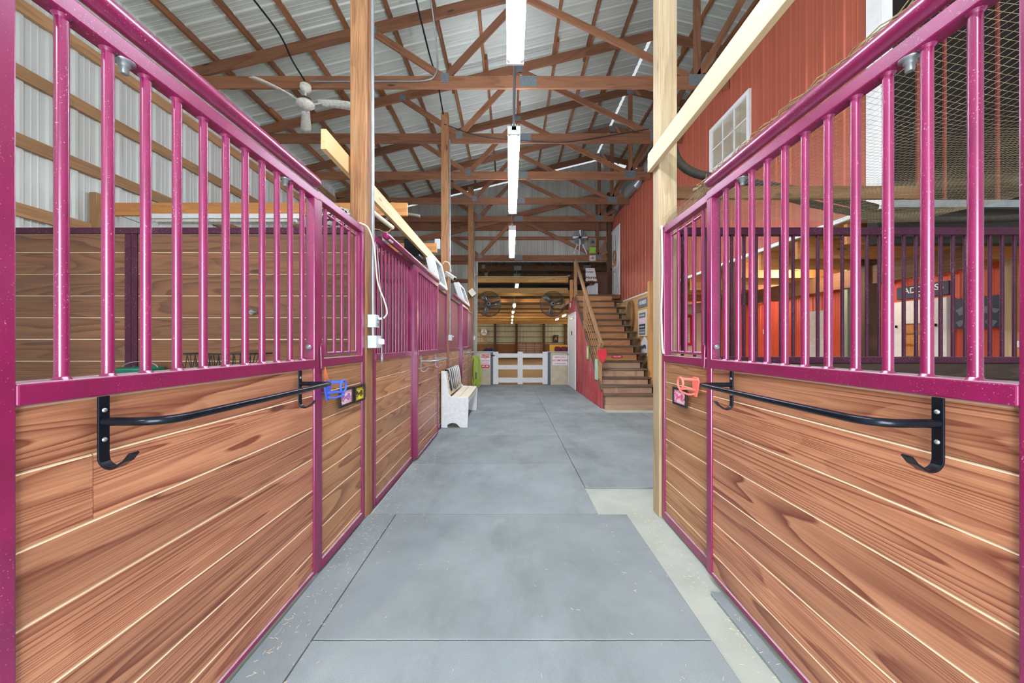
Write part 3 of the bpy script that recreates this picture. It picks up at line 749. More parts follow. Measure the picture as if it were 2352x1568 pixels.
struct(siding('wall_arena', ARENAS, (-12, AY, 0), (1, 0, 0), (0, 0, 1), (0, -1, 0), 26, 6.8, 0, .3, .03, .1), 'pale ribbed wall at the far end of the arena')
struct(MB().box(-12, .55, AY-.12, AY-.06, -.02, 1.28).build('wall_arena_kickboard', KICK), 'brown kick boards along the arena wall')
struct(MB().box(3.25, 14, AY-.12, AY-.06, -.02, 1.28).build('wall_arena_kickboard', KICK))
for k, x in enumerate((-6.2, -1.45, .6, 3.2, 5.3)):
    post(x-.11, x+.11, AY-.34, AY-.13, 3.25, POSTD, ('dark arena post left of the clock', 'dark arena post right of the clock', 'dark post on the left of the far arena door', 'dark post on the right of the far arena door', 'dark arena post right of the framed horse picture')[k], -.02, 'arena_post', 'posts along the arena wall')
for k, z in enumerate((1.42, 1.95, 2.48, 2.98)):
    tag(MB().box(-12, 13, AY-.1, AY-.05, z-.05, z+.05).build('arena_girt', GIRT), f'dark girt on the far arena wall, {ORD[k]} from below', 'girt', 'girts on the arena wall')
tag(MB().beam((-3.3, AY-.2, 2.9), (-2.2, AY-.2, 1.3), .05, .12).build('arena_brace', YEL), 'slanting yellow brace board near the clock on the arena wall', 'brace')
m = MB()
for k in range(6): m.tube([(.72, AY-.4, .2+.22*k), (3.08, AY-.4, .2+.22*k)], .028, 8)
t = m.build('tube_gate', REDGATE); tag(t, 'red tube gate in front of the far arena door', 'gate')
for x in (.72, 1.5, 2.3, 3.08): MB().tube([(x, AY-.4, 0), (x, AY-.4, 1.42)], .03, 8).build('upright', REDGATE, t)
t = thing('clock', (-2.5, AY-.2, 2.1), 'round white clock on the arena wall', 'clock')
MB().lathe([(.32, 0), (.32, -.04), (.28, -.05)], (-2.51, AY-.2, 2.4), 28, (0, 1, 0)).build('dial', SIGNW, t)
m = MB(); c = Vector((-2.51, AY-.27, 2.4))
for a in (90, 200, 330): m.beam(c, c+Vector((math.cos(a*PI/180), 0, math.sin(a*PI/180)))*.27, .02, .05, (0, 1, 0))
m.build('hand', DARKST, t)
t = thing('framed_picture', (4.35, AY-.2, 1.55), 'dark framed picture of a running horse on the arena wall', 'picture')
MB().box(4.1, 4.6, AY-.24, AY-.18, 1.42, 2.12).build('frame', BLACK, t)
m = MB(); c = Vector((4.35, AY-.25, 1.8)); m.prism([(4.2, 1.6), (4.28, 1.62), (4.3, 1.78), (4.42, 1.66), (4.5, 1.62), (4.46, 1.8), (4.42, 1.9), (4.46, 2.02), (4.38, 2.0), (4.34, 1.88), (4.24, 1.84)], 'y', AY-.25, AY-.24); m.build('horse_shape', ORANGE, t)
# half walls and gate
GT = 11.95
for k, (x0, x1, xs0, xs1, lb) in enumerate(((-1.1, -.64, -.64, -.555, 'beige half wall left of the white gate with the red and white sign'), (1.32, 1.93, 1.225, 1.315, 'beige half wall right of the white gate with the no smoking sign'))):
    t = thing('half_wall', ((x0+x1)/2, GT, -.018), lb, 'half wall')
    MB().box(x0, x1, GT-.05, GT+.05, -.018, 1.05).build('panel', HALFW, t)
    MB().box(xs0, xs1, GT-.06, GT+.06, -.018, 1.05).build('jamb', BLUEG, t)
    MB().box(min(x0, xs0), max(x1, xs1), GT-.08, GT+.08, 1.05, 1.085).build('cap', GREYP, t)
t = thing('paddock_gate', (.32, GT-.12, 0), 'white three-rail gate closing the arena opening', 'gate')
gy = GT-.12
for x0, x1 in ((-.56, -.39), (.24, .405), (1.05, 1.215)): MB().box(x0, x1, gy-.035, gy+.035, 0.02, 1.075).build('upright', WHITE, t, .004)
for z0, z1 in ((.88, 1.02), (.50, .64), (.07, .23)): MB().box(-.5, 1.15, gy-.022, gy+.022, z0, z1).build('rail', WHITE, t, .004)
MB().tube([(-.62, gy-.05, .95), (-.5, gy-.05, .95)], .018, 8).build('latch', DARKST, t)
def sign(name, x0, x1, y, z0, z1, label, cat='sign', mat=SIGNW):
    t = thing(name, ((x0+x1)/2, y, z0), label, cat); MB().box(x0, x1, y-.012, y, z0, z1).build('board', mat, t, .004); return t
y = GT-.052
t = sign('warning_sign', -.98, -.66, y, .52, 1.0, 'white and red sign reading SLOW on the left half wall')
MB().box(-.96, -.68, y-.016, y-.012, .88, .985).build('red_band', REDSG, t); MB().box(-.96, -.68, y-.016, y-.012, .535, .65).build('red_band', REDSG, t)
text('lettering', 'SLOW', .10, (-.82, y-.018, .932), FACE_CAM, SIGNW, t)
for s_, z, q in (('FOR', .845, .045), ('CHILDREN', .775, .05), ('CROSSING', .70, .05)): text('lettering', s_, q, (-.82, y-.014, z), FACE_CAM, REDSG, t)
m = MB()
for cx in (-.88, -.76): m.prism([(cx-.045, .56), (cx-.035, .60), (cx-.04, .625), (cx-.01, .615), (cx+.03, .62), (cx+.045, .64), (cx+.04, .60), (cx+.035, .56), (cx+.02, .585), (cx-.02, .585)], 'y', y-.019, y-.016)
m.build('emblem', SIGNW, t)
t = sign('warning_sign', 1.38, 1.88, y, .63, .95, 'white sign with red NO SMOKING lettering on the right half wall')
for s_, z, q in (('ABSOLUTELY', .89, .062), ('NO SMOKING', .79, .082), ('IN BARN AREA', .685, .055)): text('lettering', s_, q, (1.63, y-.014, z), FACE_CAM, REDSG, t)
# things along the half walls
tag(MB().box(1.32, 2.0, 12.16, 12.2, 1.0, 1.30).build('yellow_banner', YELLOWB), 'yellow banner behind the right half wall', 'banner')
for k, x in enumerate((1.56, 1.76, 1.95)):
    m = MB(); m.prism([(x-.09, 1.07), (x+.09, 1.07), (x+.095, 1.17), (x+.07, 1.24), (x-.07, 1.24), (x-.095, 1.17)], 'y', 11.9, 12.12)
    tag(m.build('saddle_bag', BAGM, bevel=.02), f'maroon bag on the right half wall, {("left one by the gate", "middle one", "right one by the white door")[k]}', 'bag', 'maroon bags on the half wall')
m = MB(); m.prism([(-.9, 1.085), (-.55, 1.085), (-.56, 1.16), (-.62, 1.2), (-.7, 1.17), (-.8, 1.2), (-.88, 1.14)], 'y', 11.92, 12.06)
tag(m.build('folded_blanket', plain('navy_cloth', (38, 40, 72), .9), bevel=.02), 'dark navy blanket lying on the left half wall', 'blanket')
# lime hose
t = thing('garden_hose', (-1.06, 10.72, .05), 'lime green hose coiled on the last left post', 'hose')
m = MB()
for k in range(9):
    ox = -1.02+random.uniform(-.09, .09); L = random.uniform(.72, .92); w = random.uniform(.05, .11)
    pts = [(ox+w*math.cos(a), 10.70+random.uniform(-.01, .01)+.015*(k % 4), .98-L/2+L/2*math.sin(a)-.02*k % .06) for a in [2*PI*i/18 for i in range(18)]]
    m.tube(pts, .013, 8, True)
m.build('coil', GREENH, t)
MB().tube([(-1.0, 10.67, .5), (-1.0, 10.67, .3)], .02, 10).build('nozzle', BLUEG, t)
MB().tube([(-1.10, 10.8, .95), (-1.04, 10.7, .97), (-1.03, 10.64, 1.0)], .01, 8).build('hanger', GREYP, t)

def drum_fan(cx, cy, cz, r, rot, label):
    t = thing('drum_fan', (cx, cy, cz-r), label, 'fan', 'round drum fans over the arena gate')
    m = MB()
    for y in (-.09, .09):
        for rr in [r]+[r*k/16 for k in range(3, 16)]: m.tube([(cx+rr*math.cos(a), cy+y*(1-.3*(1-rr/r)), cz+rr*math.sin(a)) for a in [2*PI*i/36 for i in range(36)]], .009 if rr == r else .0034, 5, True)
        for k in range(36):
            a = 2*PI*k/36; m.tube([(cx+.07*math.cos(a), cy+y, cz+.07*math.sin(a)), (cx+r*math.cos(a), cy+y, cz+r*math.sin(a))], .003, 4)
    m.build('guard', WIRE, t)
    for k in range(3):
        a = rot+2*PI*k/3; u = Vector((math.cos(a), 0, math.sin(a))); v = Vector((-math.sin(a), 0, math.cos(a)))
        b = MB(); nv = []
        for s_, w, tw in ((.06, .07, .05), (r*.5, .14, .05), (r*.9, .18, .04)):
            nv.append([Vector((cx, cy, cz))+u*s_+v*w*q*.5+Vector((0, tw*q+dy, 0)) for q in (-1, 0, 1) for dy in (-.003, .003)])
        R = [b._verts(q, [Vector((0, 0, 0))]*6, .5) for q in nv]
        for A, B in zip(R, R[1:]):
            for i, j in ((0, 2), (2, 4)): b.face((A[i], A[j], B[j], B[i]), 0, True); b.face((A[i+1], B[i+1], B[j+1], A[j+1]), 0, True)
            b.face((A[0], B[0], B[1], A[1])); b.face((A[4], A[5], B[5], B[4]))
        b.face((R[0][0], R[0][1], R[0][3], R[0][5], R[0][4], R[0][2])); b.face((R[-1][0], R[-1][2], R[-1][4], R[-1][5], R[-1][3], R[-1][1]))
        b.build('blade', STEELF, t)
    MB().lathe([(.02, -.12), (.07, -.115), (.075, -.09), (.075, .12), (.05, .18)], (cx, cy, cz), 20, (0, 1, 0)).build('motor', GREYP, t)
    MB().lathe([(.005, -.131), (.03, -.128), (.03, -.12)], (cx, cy, cz), 16, (0, 1, 0)).build('hub_cap', DARKST, t)
    m = MB(); m.beam((cx-.02, cy, cz+r), (cx-.02, cy, 3.04), .02, .03, (1, 0, 0)); m.build('hanger', BLUEG, t)
drum_fan(-.715, 12.12, 2.655, .415, .12, 'round wire fan over the left part of the white gate')
drum_fan(1.41, 12.12, 2.66, .415, -PI/2-.25, 'round wire fan over the right part of the white gate')
# ================================================================== staircase
SZ = [.29, .45, .60, .775, .945, 1.12, 1.295, 1.475, 1.655, 1.835, 2.01, 2.195, 2.385, 2.59, 2.80]
SD = [7.52+.234*k for k in range(15)]
t = thing('staircase', (2.6, 8.9, 0), 'wooden staircase with worn treads climbing to the white upstairs door', 'stairs')
for k, (z, y) in enumerate(zip(SZ, SD)):
    MB().box(SX-.005, 3.10 if k > 13 or k in (2, 3) else 3.26, y-.03, y+.262 if k < 14 else y+.1, z-.038, z).build('tread', STEP, t, .006)
    zb = SZ[k-1] if k else -.018
    MB().box(SX+.02, 3.02 if k else 3.26, y, y+.02, zb, z-.038).build('riser', RISERP if k < 5 else RISER, t)
    if k in (1, 2, 3, 4):
        for x in (2.18+.05*k, 2.72+.03*k): MB().box(x, x+.06, y-.008, y, zb, z-.038).build('riser_batten', RISERP, t)
MB().box(SX, 3.26, 7.46, 7.52, -.018, .075).build('base_board', RISERP, t, .004)
for x in (SX-.008, 3.06):
    lo = [(SD[0], -.018), (SD[0]+.02, SZ[0]-.04)]
    for k in range(1, 15): lo += [(SD[k]+.021, SZ[k-1]-.04), (SD[k]+.021, SZ[k]-.04)]
    lo += [(SD[14]+.05, SZ[14]-.04), (SD[14]+.05, 2.36), (SD[0]+.42, -.018)]
    MB().prism(lo, 'x', x, x+.035).build('stringer', STEP if x < 2 else POSTD, t)
def obj1(mb, name, mat, label, cat, group=None, bev=0): return tag(mb.build(name, mat, bevel=bev), label, cat, group)
t = thing('stair_railing', (SX, 9.2, .3), 'wooden handrail and posts on the open side of the staircase', 'railing')
MB().beam((SX, 7.80, 1.30), (SX, 10.88, 3.82), .04, .135).build('handrail', GIRT, t, .004)
MB().beam((SX+.045, 7.86, 1.29), (SX+.045, 10.85, 3.735), .03, .09).build('handrail_backer', TAN, t, .003)
for y, z0, z1, w in ((7.92, .20, 1.32, .09), (9.42, 1.30, 2.60, .08), (10.84, 2.2, 3.78, .09), (11.55, 2.2, 3.36, .12)):
    MB().box(SX-.05, SX+.04, y-w/2, y+w/2, z0, z1).build('baluster_post', GIRT if y != 11.55 else ORANGE, t, .004)
for k in range(4):
    h = .18+.16*k; MB().tube([(SX, 7.92, 1.30-h), (SX, 9.42, 2.5-h)], .008, 8).build('cable_rail', GIRT, t)
m = MB()
m.beam((SX-.03, 7.66, .30), (SX-.03, 10.8, 2.66), .035, .20); obj1(m, 'stair_skirt', STEP, 'grey worn skirt board along the top of the red stair wall', 'board')
m = MB(); m.prism([(SX-.09, 1.2), (SX+.1, 1.24), (SX+.12, 1.10), (SX+.08, .98), (SX+.03, .93), (SX-.03, .99), (SX-.08, 1.10)], 'y', 7.77, 7.785)
obj1(m, 'bandana', REDSG, 'red bandana tied to the bottom of the handrail', 'bandana', None, .004)
t = thing('step_sign', (2.52, 8.68, 1.02), 'small red sign on the sixth stair riser', 'sign')
MB().box(2.42, 2.68, 8.672, 8.689, 1.0, 1.06).build('board', REDSG, t, .003); text('lettering', 'WELCOME', .036, (2.55, 8.669, 1.03), FACE_CAM, SIGNW, t)
for a, lb, mt in (((7.985, 1.00, .45, .11), 'pale blue hanging tag on the red stair wall', MINT), ((8.85, 1.28, .32, .1), 'small green framed notice on the red stair wall', LIME)):
    y, z, h, w = a; t = thing('hanging_tag', (SX-.06, y, z-h), lb, 'sign')
    MB().box(SX-.07, SX-.055, y-w, y+w, z-h, z).build('board', mt, t, .003)
    MB().tube([(SX-.06, y, z), (SX-.055, y+.02, z+.12)], .005, 6).build('hanger', TWINE, t)
    if mt is LIME: MB().box(SX-.074, SX-.07, y-w+.03, y+w-.03, z-h+.04, z-.04).build('paper', CREAM, t)
# framed things on the plywood beside the stairs
WP = WRX-.022
t = thing('lariat', (WP-.02, 9.75, 1.78), 'coiled tan lariat rope hanging on the plywood by the stairs', 'rope')
m = MB()
for k in range(5):
    w = .17+.02*k; h = .34+.02*k
    m.tube([(WP-.02-.012*k, 9.75+w*math.cos(a)+.01*k, 2.14+h*math.sin(a)-.02*k) for a in [2*PI*i/26 for i in range(26)]], .011, 8, True)
m.build('coil', ROPE, t)
MB().tube(smoothpath([(WP-.03, 9.72, 2.5), (WP-.06, 9.78, 2.3), (WP-.06, 9.7, 1.9), (WP-.05, 9.78, 1.75)], 6), .012, 8).build('tail', ROPE, t)
t = thing('wall_plaque', (WP, 8.95, 2.20), 'slate grey lettered plaque above the framed poster', 'sign')
MB().box(WP-.02, WP, 8.62, 9.28, 2.24, 2.46).build('board', SLATE, t, .004); text('lettering', 'HORSES', .13, (WP-.022, 8.95, 2.35), FACE_L, SIGNW, t)
t = thing('framed_poster', (WP, 8.95, 1.50), 'tall framed poster with four panels beside the stairs', 'poster')
MB().box(WP-.03, WP, 8.66, 9.24, 1.52, 2.17).build('frame', CREAM, t, .004)
for k, (mt) in enumerate((NAVY, PINKP, NAVY, PALE)):
    z = 2.10-.14*k; MB().box(WP-.034, WP-.03, 8.74, 9.16, z-.125, z).build('picture_panel', (SLATE, PINKP, NAVY, SLATE)[k], t)
m = MB()
for k in range(4):
    for q in range(5): m.box(WP-.036, WP-.034, 8.80+.07*q, 8.84+.07*q, 2.02-.14*k, 2.05-.14*k)
m.build('lettering', SIGNW, t)
t = thing('arrow_sign', (WP, 8.9, 1.05), 'white pointed house-shaped sign below the framed poster', 'sign')
MB().prism([(8.62, 1.04), (9.06, 1.04), (9.06, 1.36), (8.84, 1.52), (8.62, 1.36)], 'x', WP-.02, WP).build('board', SIGNW, t, .003)
MB().prism([(8.72, 1.22), (8.80, 1.21), (8.82, 1.26), (8.90, 1.21), (8.96, 1.22), (8.95, 1.29), (8.82, 1.32), (8.74, 1.30)], 'x', WP-.024, WP-.02).build('emblem', NAVY, t)
t = thing('flower_plaque', (WP, 8.52, .80), 'mint round plaque low on the wall beside the stairs', 'plaque')
MB().lathe([(.10, 0), (.11, .01), (.09, .022)], (WP, 8.55, .93), 20, (-1, 0, 0)).build('board', MINT, t)
MB().prism([(8.50, 1.08), (8.58, 1.06), (8.6, 1.16), (8.53, 1.2), (8.46, 1.14)], 'x', WP-.02, WP).build('petal', PINK, t)
# landing clutter
t = thing('wooden_cabinet', (2.95, 11.75, 2.8), 'brown wooden cabinet on the landing', 'cabinet')
MB().box(2.62, 3.10, 11.55, 11.98, 2.8, 3.58).build('body', BROWNC, t); MB().box(2.60, 3.115, 11.52, 12.0, 3.58, 3.61).build('cabinet_top', BROWNC, t); MB().box(2.66, 3.07, 11.535, 11.55, 2.86, 3.54).build('door', BROWNC, t, .004)
t = thing('lettered_sign', (2.55, 11.5, 3.28), 'white slanted sign with black script on the landing', 'sign')
MB().prism([(2.38, 3.30), (2.74, 3.30), (2.66, 3.72), (2.38, 3.72)], 'y', 11.47, 11.49).build('board', SIGNW, t); text('lettering', 'Sweet', .10, (2.5, 11.466, 3.6), FACE_CAM, SLATE, t); text('lettering', 'Horse', .14, (2.55, 11.466, 3.42), FACE_CAM, BLACK, t)
m = MB(); m.prism([(2.36, 2.8), (2.74, 2.8), (2.74, 3.22), (2.66, 3.24), (2.6, 3.16), (2.4, 3.14)], 'y', 11.3, 11.44); obj1(m, 'feed_sack', PALE, 'pale crumpled sack standing on the landing', 'sack', None, .03)
m = MB(); m.box(2.42, 2.58, 11.28, 11.38, 3.25, 3.29); m.box(2.34, 2.74, 11.3, 11.5, 3.24, 3.28); obj1(m, 'small_shelf', BROWNC, 'small brown shelf under the script sign on the landing', 'shelf')
t = thing('decor_windmill', (2.22, 11.62, 4.19), 'silver windmill ornament standing on the gable truss', 'ornament')
cx, cy, cz = 2.22, 11.6, 4.72
for a in ((-.2, -.05), (.22, -.05), (.0, .1)): MB().tube([(cx+a[0], cy+a[1]+.02, 4.19), (cx+a[0]*.12, cy+a[1]*.1+.02, cz-.05)], .018, 8).build('leg', WHITEW, t)
for k in range(16):
    a = 2*PI*k/16; u = Vector((math.cos(a), 0, math.sin(a))); v = Vector((-math.sin(a), .5, math.cos(a))).normalized()
    MB().obox(Vector((cx, cy-.03, cz))+u*.14, (u, v, u.cross(v)), (.18, .062, .004)).build('blade', SLATE if k % 4 else WHITEW, t)
MB().lathe([(.02, -.03), (.03, 0), (.02, .05)], (cx, cy-.03, cz), 12, (0, 1, 0)).build('hub', DARKST, t)
for k, (z0, z1, mt, lb) in enumerate(((4.46, 4.70, SLATE, 'grey framed picture, topmost of three by the windmill ornament'), (4.20, 4.43, LIME, 'lime green picture, middle of three by the windmill ornament'), (3.95, 4.17, PALE, 'pale picture, lowest of three by the windmill ornament'))):
    t = thing('small_picture', (2.62, 11.58, z0), lb, 'picture')
    MB().box(2.5, 2.74, 11.58, 11.6, z0, z1).build('frame', GIRT, t, .003); MB().box(2.53, 2.71, 11.575, 11.58, z0+.03, z1-.03).build('print', mt, t)
    if k != 1: MB().prism([(2.57, z0+.08), (2.66, z0+.07), (2.68, z0+.13), (2.62, z0+.17), (2.58, z0+.13)], 'y', 11.571, 11.575).build('emblem', NAVY if not k else GREYP, t)
t = thing('door_wreath', (WRX-.05, 11.3, 3.8), 'dried wreath hanging on the upstairs white door', 'wreath')
m = MB()
for k in range(4): m.tube([(WRX-.05-.006*k, 11.3+(.10+.01*k)*math.cos(a), 4.02+.2*math.sin(a)) for a in [2*PI*i/20 for i in range(20)]], .014, 6, True)
m.build('ring', ROPE, t)
m = MB()
for k in range(14): a = random.uniform(0, 6.28); m.tube([(WRX-.06, 11.3, 3.82), (WRX-.08, 11.3+.14*math.cos(a), 3.8+.12*math.sin(a))], .012, 5)
m.build('bow', ORANGE, t)
MB().tube([(WRX-.035, 11.3, 4.22), (WRX-.035, 11.3, 4.7)], .006, 6).build('hanger', DARKST, t)

# ================================================================== lights that hang over the aisle
def strip_light(y0, y1, label, hang, lit=True, grp='strip lights hanging over the aisle'):
    t = thing('strip_light', (.04, (y0+y1)/2, 3.6), label, 'strip light', grp)
    x = .04
    m = MB(); m.prism([(x-.024, 3.655), (x+.024, 3.655), (x+.02, 3.72), (x-.02, 3.72)], 'y', y0, y1); m.box(x-.07, x+.07, y0, y0+.02, 3.61, 3.70); m.box(x-.07, x+.07, y1-.02, y1, 3.61, 3.70)
    m.build('housing', WHITE, t)
    for s_ in (-.047, .047):
        MB().tube([(x+s_, y0+.05, 3.632), (x+s_, y1-.05, 3.632)], .019, 12).build('tube', LAMP, t)
        m = MB()
        for a, b in ((y0+.02, y0+.05), (y1-.05, y1-.02)): m.tube([(x+s_, a, 3.632), (x+s_, b, 3.632)], .02, 12)
        m.build('lamp_holder', WHITE, t)
    m = MB()
    for y in hang: m.tube([(x, y, 3.72), (x, y, 5.2 if y in TD else roof_z(x)-.02)], .005, 6)
    m.build('hanger', GREYP, t)
strip_light(.45, 2.96, 'lit strip light at the top edge of the photo, nearest of the row', (.8, 2.7))
strip_light(3.93, 6.37, 'lit strip light between the first and second timber posts, second of the row', (4.3, 5.475))
strip_light(7.26, 9.67, 'lit strip light in front of the gable, third of the row', (8.51, 9.4))
obj1(MB().tube([(.04, 2.97, 3.69), (.04, 3.92, 3.69)], .011, 10), 'conduit', GREYP, 'grey conduit joining the two nearest strip lights', 'conduit')
obj1(MB().tube([(.04, 6.38, 3.69), (.04, 7.25, 3.69)], .011, 10), 'conduit', GREYP, 'grey conduit joining the second and third strip lights', 'conduit')
t = thing('strip_light', (-3.3, 4.27, 2.7), 'unlit dusty strip light under the amber cross board', 'strip light')
MB().box(-4.2, -2.45, 4.22, 4.32, 2.80, 2.855).build('housing', WHITE, t, .003)
for y in (4.235, 4.305): MB().tube([(-4.16, y, 2.775), (-2.49, y, 2.775)], .019, 12).build('tube', FANW, t)
def alight(x, y, z, L, lb, mt=None):
    t = thing('arena_light', (x, y, z), lb, 'strip light', 'strip lights under the arena joists')
    m = MB()
    for q in (-.35, .35): m.tube([(x, y+q*L, z+.06), (x, y+q*L, 3.262 if z < 3.2 else 4.12)], .008, 6)
    m.build('hanger', GREYP, t)
    MB().box(x-.06, x+.06, y-L/2, y+L/2, z+.02, z+.07).build('housing', WHITE, t); MB().tube([(x, y-L/2, z), (x, y+L/2, z)], .03, 8).build('tube', mt or LAMPA, t)
for k, (x, y, z) in enumerate(((.24, 13.3, 3.42), (.17, 15.2, 2.90), (.14, 18.3, 2.90), (.13, 21.4, 2.90), (.13, 24.5, 2.90), (.13, 28, 2.9))):
    alight(x, y, z, .9, f'lit arena light in line with the aisle, {ORD[k]} past the gable')
for k, (y) in enumerate((17.5, 20.6, 23.7)): alight(3.05, y, 2.90, 1.1, f'lit arena light behind the white stair door, {ORD[k]} of the side row')

for k, (x, y) in enumerate(((-6, 22), (-6, 27), (-6, 32), (7, 22), (7, 27), (7, 32))): alight(x, y, 2.95, 2.4, f'added unseen light brightening the far arena wall, {ORD[k]} one')  # extra lights out of view, added to brighten the far wall
# ceiling fans
def ceiling_fan(x, y, rot, label):
    t = thing('ceiling_fan', (x, y, 4.8), label, 'ceiling fan', 'white ceiling fans over the left stalls')
    MB().lathe([(.075, 5.18), (.08, 5.13), (.06, 5.09), (.02, 5.07)], (x, y, 0), 20).build('canopy', FANW, t)
    MB().tube([(x, y, 5.08), (x, y, 5.0)], .014, 10).build('downrod', FANW, t)
    MB().lathe([(.03, 5.01), (.075, 4.98), (.085, 4.93)], (x, y, 0), 20).build('motor', RUST, t)
    MB().lathe([(.10, 4.935), (.125, 4.915), (.125, 4.89), (.10, 4.865), (.03, 4.85)], (x, y, 0), 24).build('housing', FANW, t)
    for k in range(3):
        a = rot+2*PI*k/3; u = Vector((math.cos(a), math.sin(a), 0)); v = Vector((-math.sin(a), math.cos(a), 0))
        b = MB(); b.beam(Vector((x, y, 4.90))+u*.11, Vector((x, y, 4.905))+u*.24, .03, .006); br = b.build('blade_arm', FANW, t)
        b = MB(); rows = []
        for q in range(9):
            f = q/8; r_ = .2+.52*f; w = .055+.025*f; z = 4.905-.05*f*f; tl = -.018
            if q == 8: w *= .8
            rows.append(b._verts([Vector((x, y, z+dz))+u*r_+v*w*s_+Vector((0, 0, tl*s_)) for s_ in (-1, 0, 1) for dz in (-.003, .003)], [Vector((0, 0, 0))]*6, .5))
        for A, B in zip(rows, rows[1:]):
            for i, j in ((0, 2), (2, 4)): b.face((A[i], A[j], B[j], B[i]), 0, True); b.face((A[i+1], B[i+1], B[j+1], A[j+1]), 0, True)
            b.face((A[0], B[0], B[1], A[1])); b.face((A[4], A[5], B[5], B[4]))
        for R in (rows[0], rows[-1]): b.face((R[0], R[1], R[3], R[5], R[4], R[2]))
        b.build('blade', FANW, t)
ceiling_fan(-3.04, 5.40, -1/180*PI, 'white ceiling fan with dirty blades under the first roof truss')
ceiling_fan(-3.2, 9.95, 8/180*PI, 'white ceiling fan farther back, partly hidden by the first timber post')

# wires and conduits
def wire(pts, r, mat, label, name='cable', cat='cable', n=8, seg=8): return obj1(MB().tube(smoothpath(pts, n), r, seg), name, mat, label, cat)
wire([P(560, -30, 4.3), P(640, 75, 4.9), P(672, 140, 5.2), P(700, 185, 5.44)], .012, DARKST, 'dark cable running down the roof to the first ceiling fan')
wire([(-1.15, 4.4, 6.2), (-1.1, 5.0, 6.1), (-1.08, 5.38, 5.6), (-1.12, 5.42, 5.35), (-1.3, 5.43, 5.27), (-1.8, 5.43, 5.26), (-2.98, 5.42, 5.25)], .012, GREYP, 'bent metal conduit along the first roof truss', 'conduit', 'conduit')
wire([P(950, -25, 4.6), P(985, 120, 5.4), P(1005, 190, 6.0), P(1018, 262, 6.45)], .013, DARKST, 'dark cable running from the roof to the second left post')
wire([P(1020, 285, 6.48), P(1100, 312, 6.85), P(1190, 322, 6.9), P(1300, 326, 6.9), P(1420, 308, 6.92), P(1490, 296, 6.9)], .008, BLACK, 'black cable sagging along the second roof truss')
wire([(-1.085, 2.865, 6.1), (-1.085, 2.865, 3.5), (-1.085, 2.87, 1.9), (-1.085, 2.875, 1.575)], .0135, GREYP, 'grey conduit running down the nearest left post', 'conduit', 'conduit', 4, 12)
wire([(-1.085, 6.53, 5.0), (-1.085, 6.53, 3.5), (-1.085, 6.53, 1.50)], .0135, GREYP, 'grey conduit running down the post with the camera', 'conduit', 'conduit', 4, 12)
wire([(-1.075, 10.82, 5.0), (-1.075, 10.82, 4.0), (-1.075, 10.82, 1.6)], .0135, GREYP, 'grey conduit on the last left post', 'conduit', 'conduit', 4, 10)
wire([(-1.05, 10.85, 3.40), (-1.04, 11.6, 3.50), (-.95, 12.0, 3.545), (0, 12.0, 3.545), (1.6, 12.0, 3.545), (1.95, 11.9, 3.56)], .014, CREAM, 'white conduit along the upper yellow beam', 'conduit', 'conduit')
wire([(-1.02, 2.93, 1.55), (-1.0, 2.95, 1.6), (-1.03, 2.97, 1.70), (-1.07, 2.93, 1.85), (-1.07, 2.86, 2.1), (-1.10, 2.82, 2.24), (-1.14, 2.75, 2.262)], .006, CREAM, 'white cable looping from the upper grey box to the top rail')
wire([(1.176, 2.83, 2.24), (1.172, 2.815, 2.255), (1.17, 2.805, 2.2), (1.173, 2.80, 1.9), (1.168, 2.81, 1.6), (1.172, 2.80, 1.35), (1.176, 2.79, 1.27)], .007, WHITE, 'white cable running down the maroon stile beside the grey post')
wire([P(865, 560, 3.1), P(876, 700, 3.1), P(877, 815, 3.1)], .003, PALE, 'thin cord hanging beside the nearest grey boxes', 'pull_string', 'string', 4, 6)
obj1(MB().lathe([(.005, 1.26), (.012, 1.25), (.013, 1.20), (.006, 1.185)], (-1.094, 3.1, 0), 12), 'cord_weight', GREYP, 'small grey weight on the thin hanging cord', 'weight')
wire([P(38, 410, 4.5), P(160, 452, 4.5), P(330, 515, 4.5)], .005, GREYP, 'thin wire slanting across the white outer wall', 'wire', 'wire', 4, 6)

obj1(MB().tube([P(846, 478, 3.45), P(862, 492, 3.5), P(902, 523, 3.75)], .022, 12), 'plastic_pipe', CREAM, 'short white plastic pipe sticking out beside the nearest left post', 'pipe')
wire([P(902, 523, 3.75), P(888, 534, 3.5), P(872, 528, 3.3), P(858, 526, 3.1), P(853, 530, 2.98)], .005, ROPE, 'tan cord tied round the nearest left post', 'cord', 'cord')
obj1(MB().box(-1.13, -1.06, 3.2, 3.3, 2.255, 2.31), 'wood_block', PALE, 'small pale block on the stall rail by the nearest left post', 'block', None, .006)
m = MB(); rd2 = random.Random(5); pts = [(3.2+rd2.uniform(-.03, .05), 8.3+.18*k, 5.42+rd2.uniform(-.05, .06)) for k in range(16)]
m.tube(pts, [.05+rd2.uniform(0, .09) for k in range(16)], 14, sm=False); obj1(m, 'plastic_sheet', GREYP, 'crumpled silver sheet along the top edge of the red wall', 'sheet')
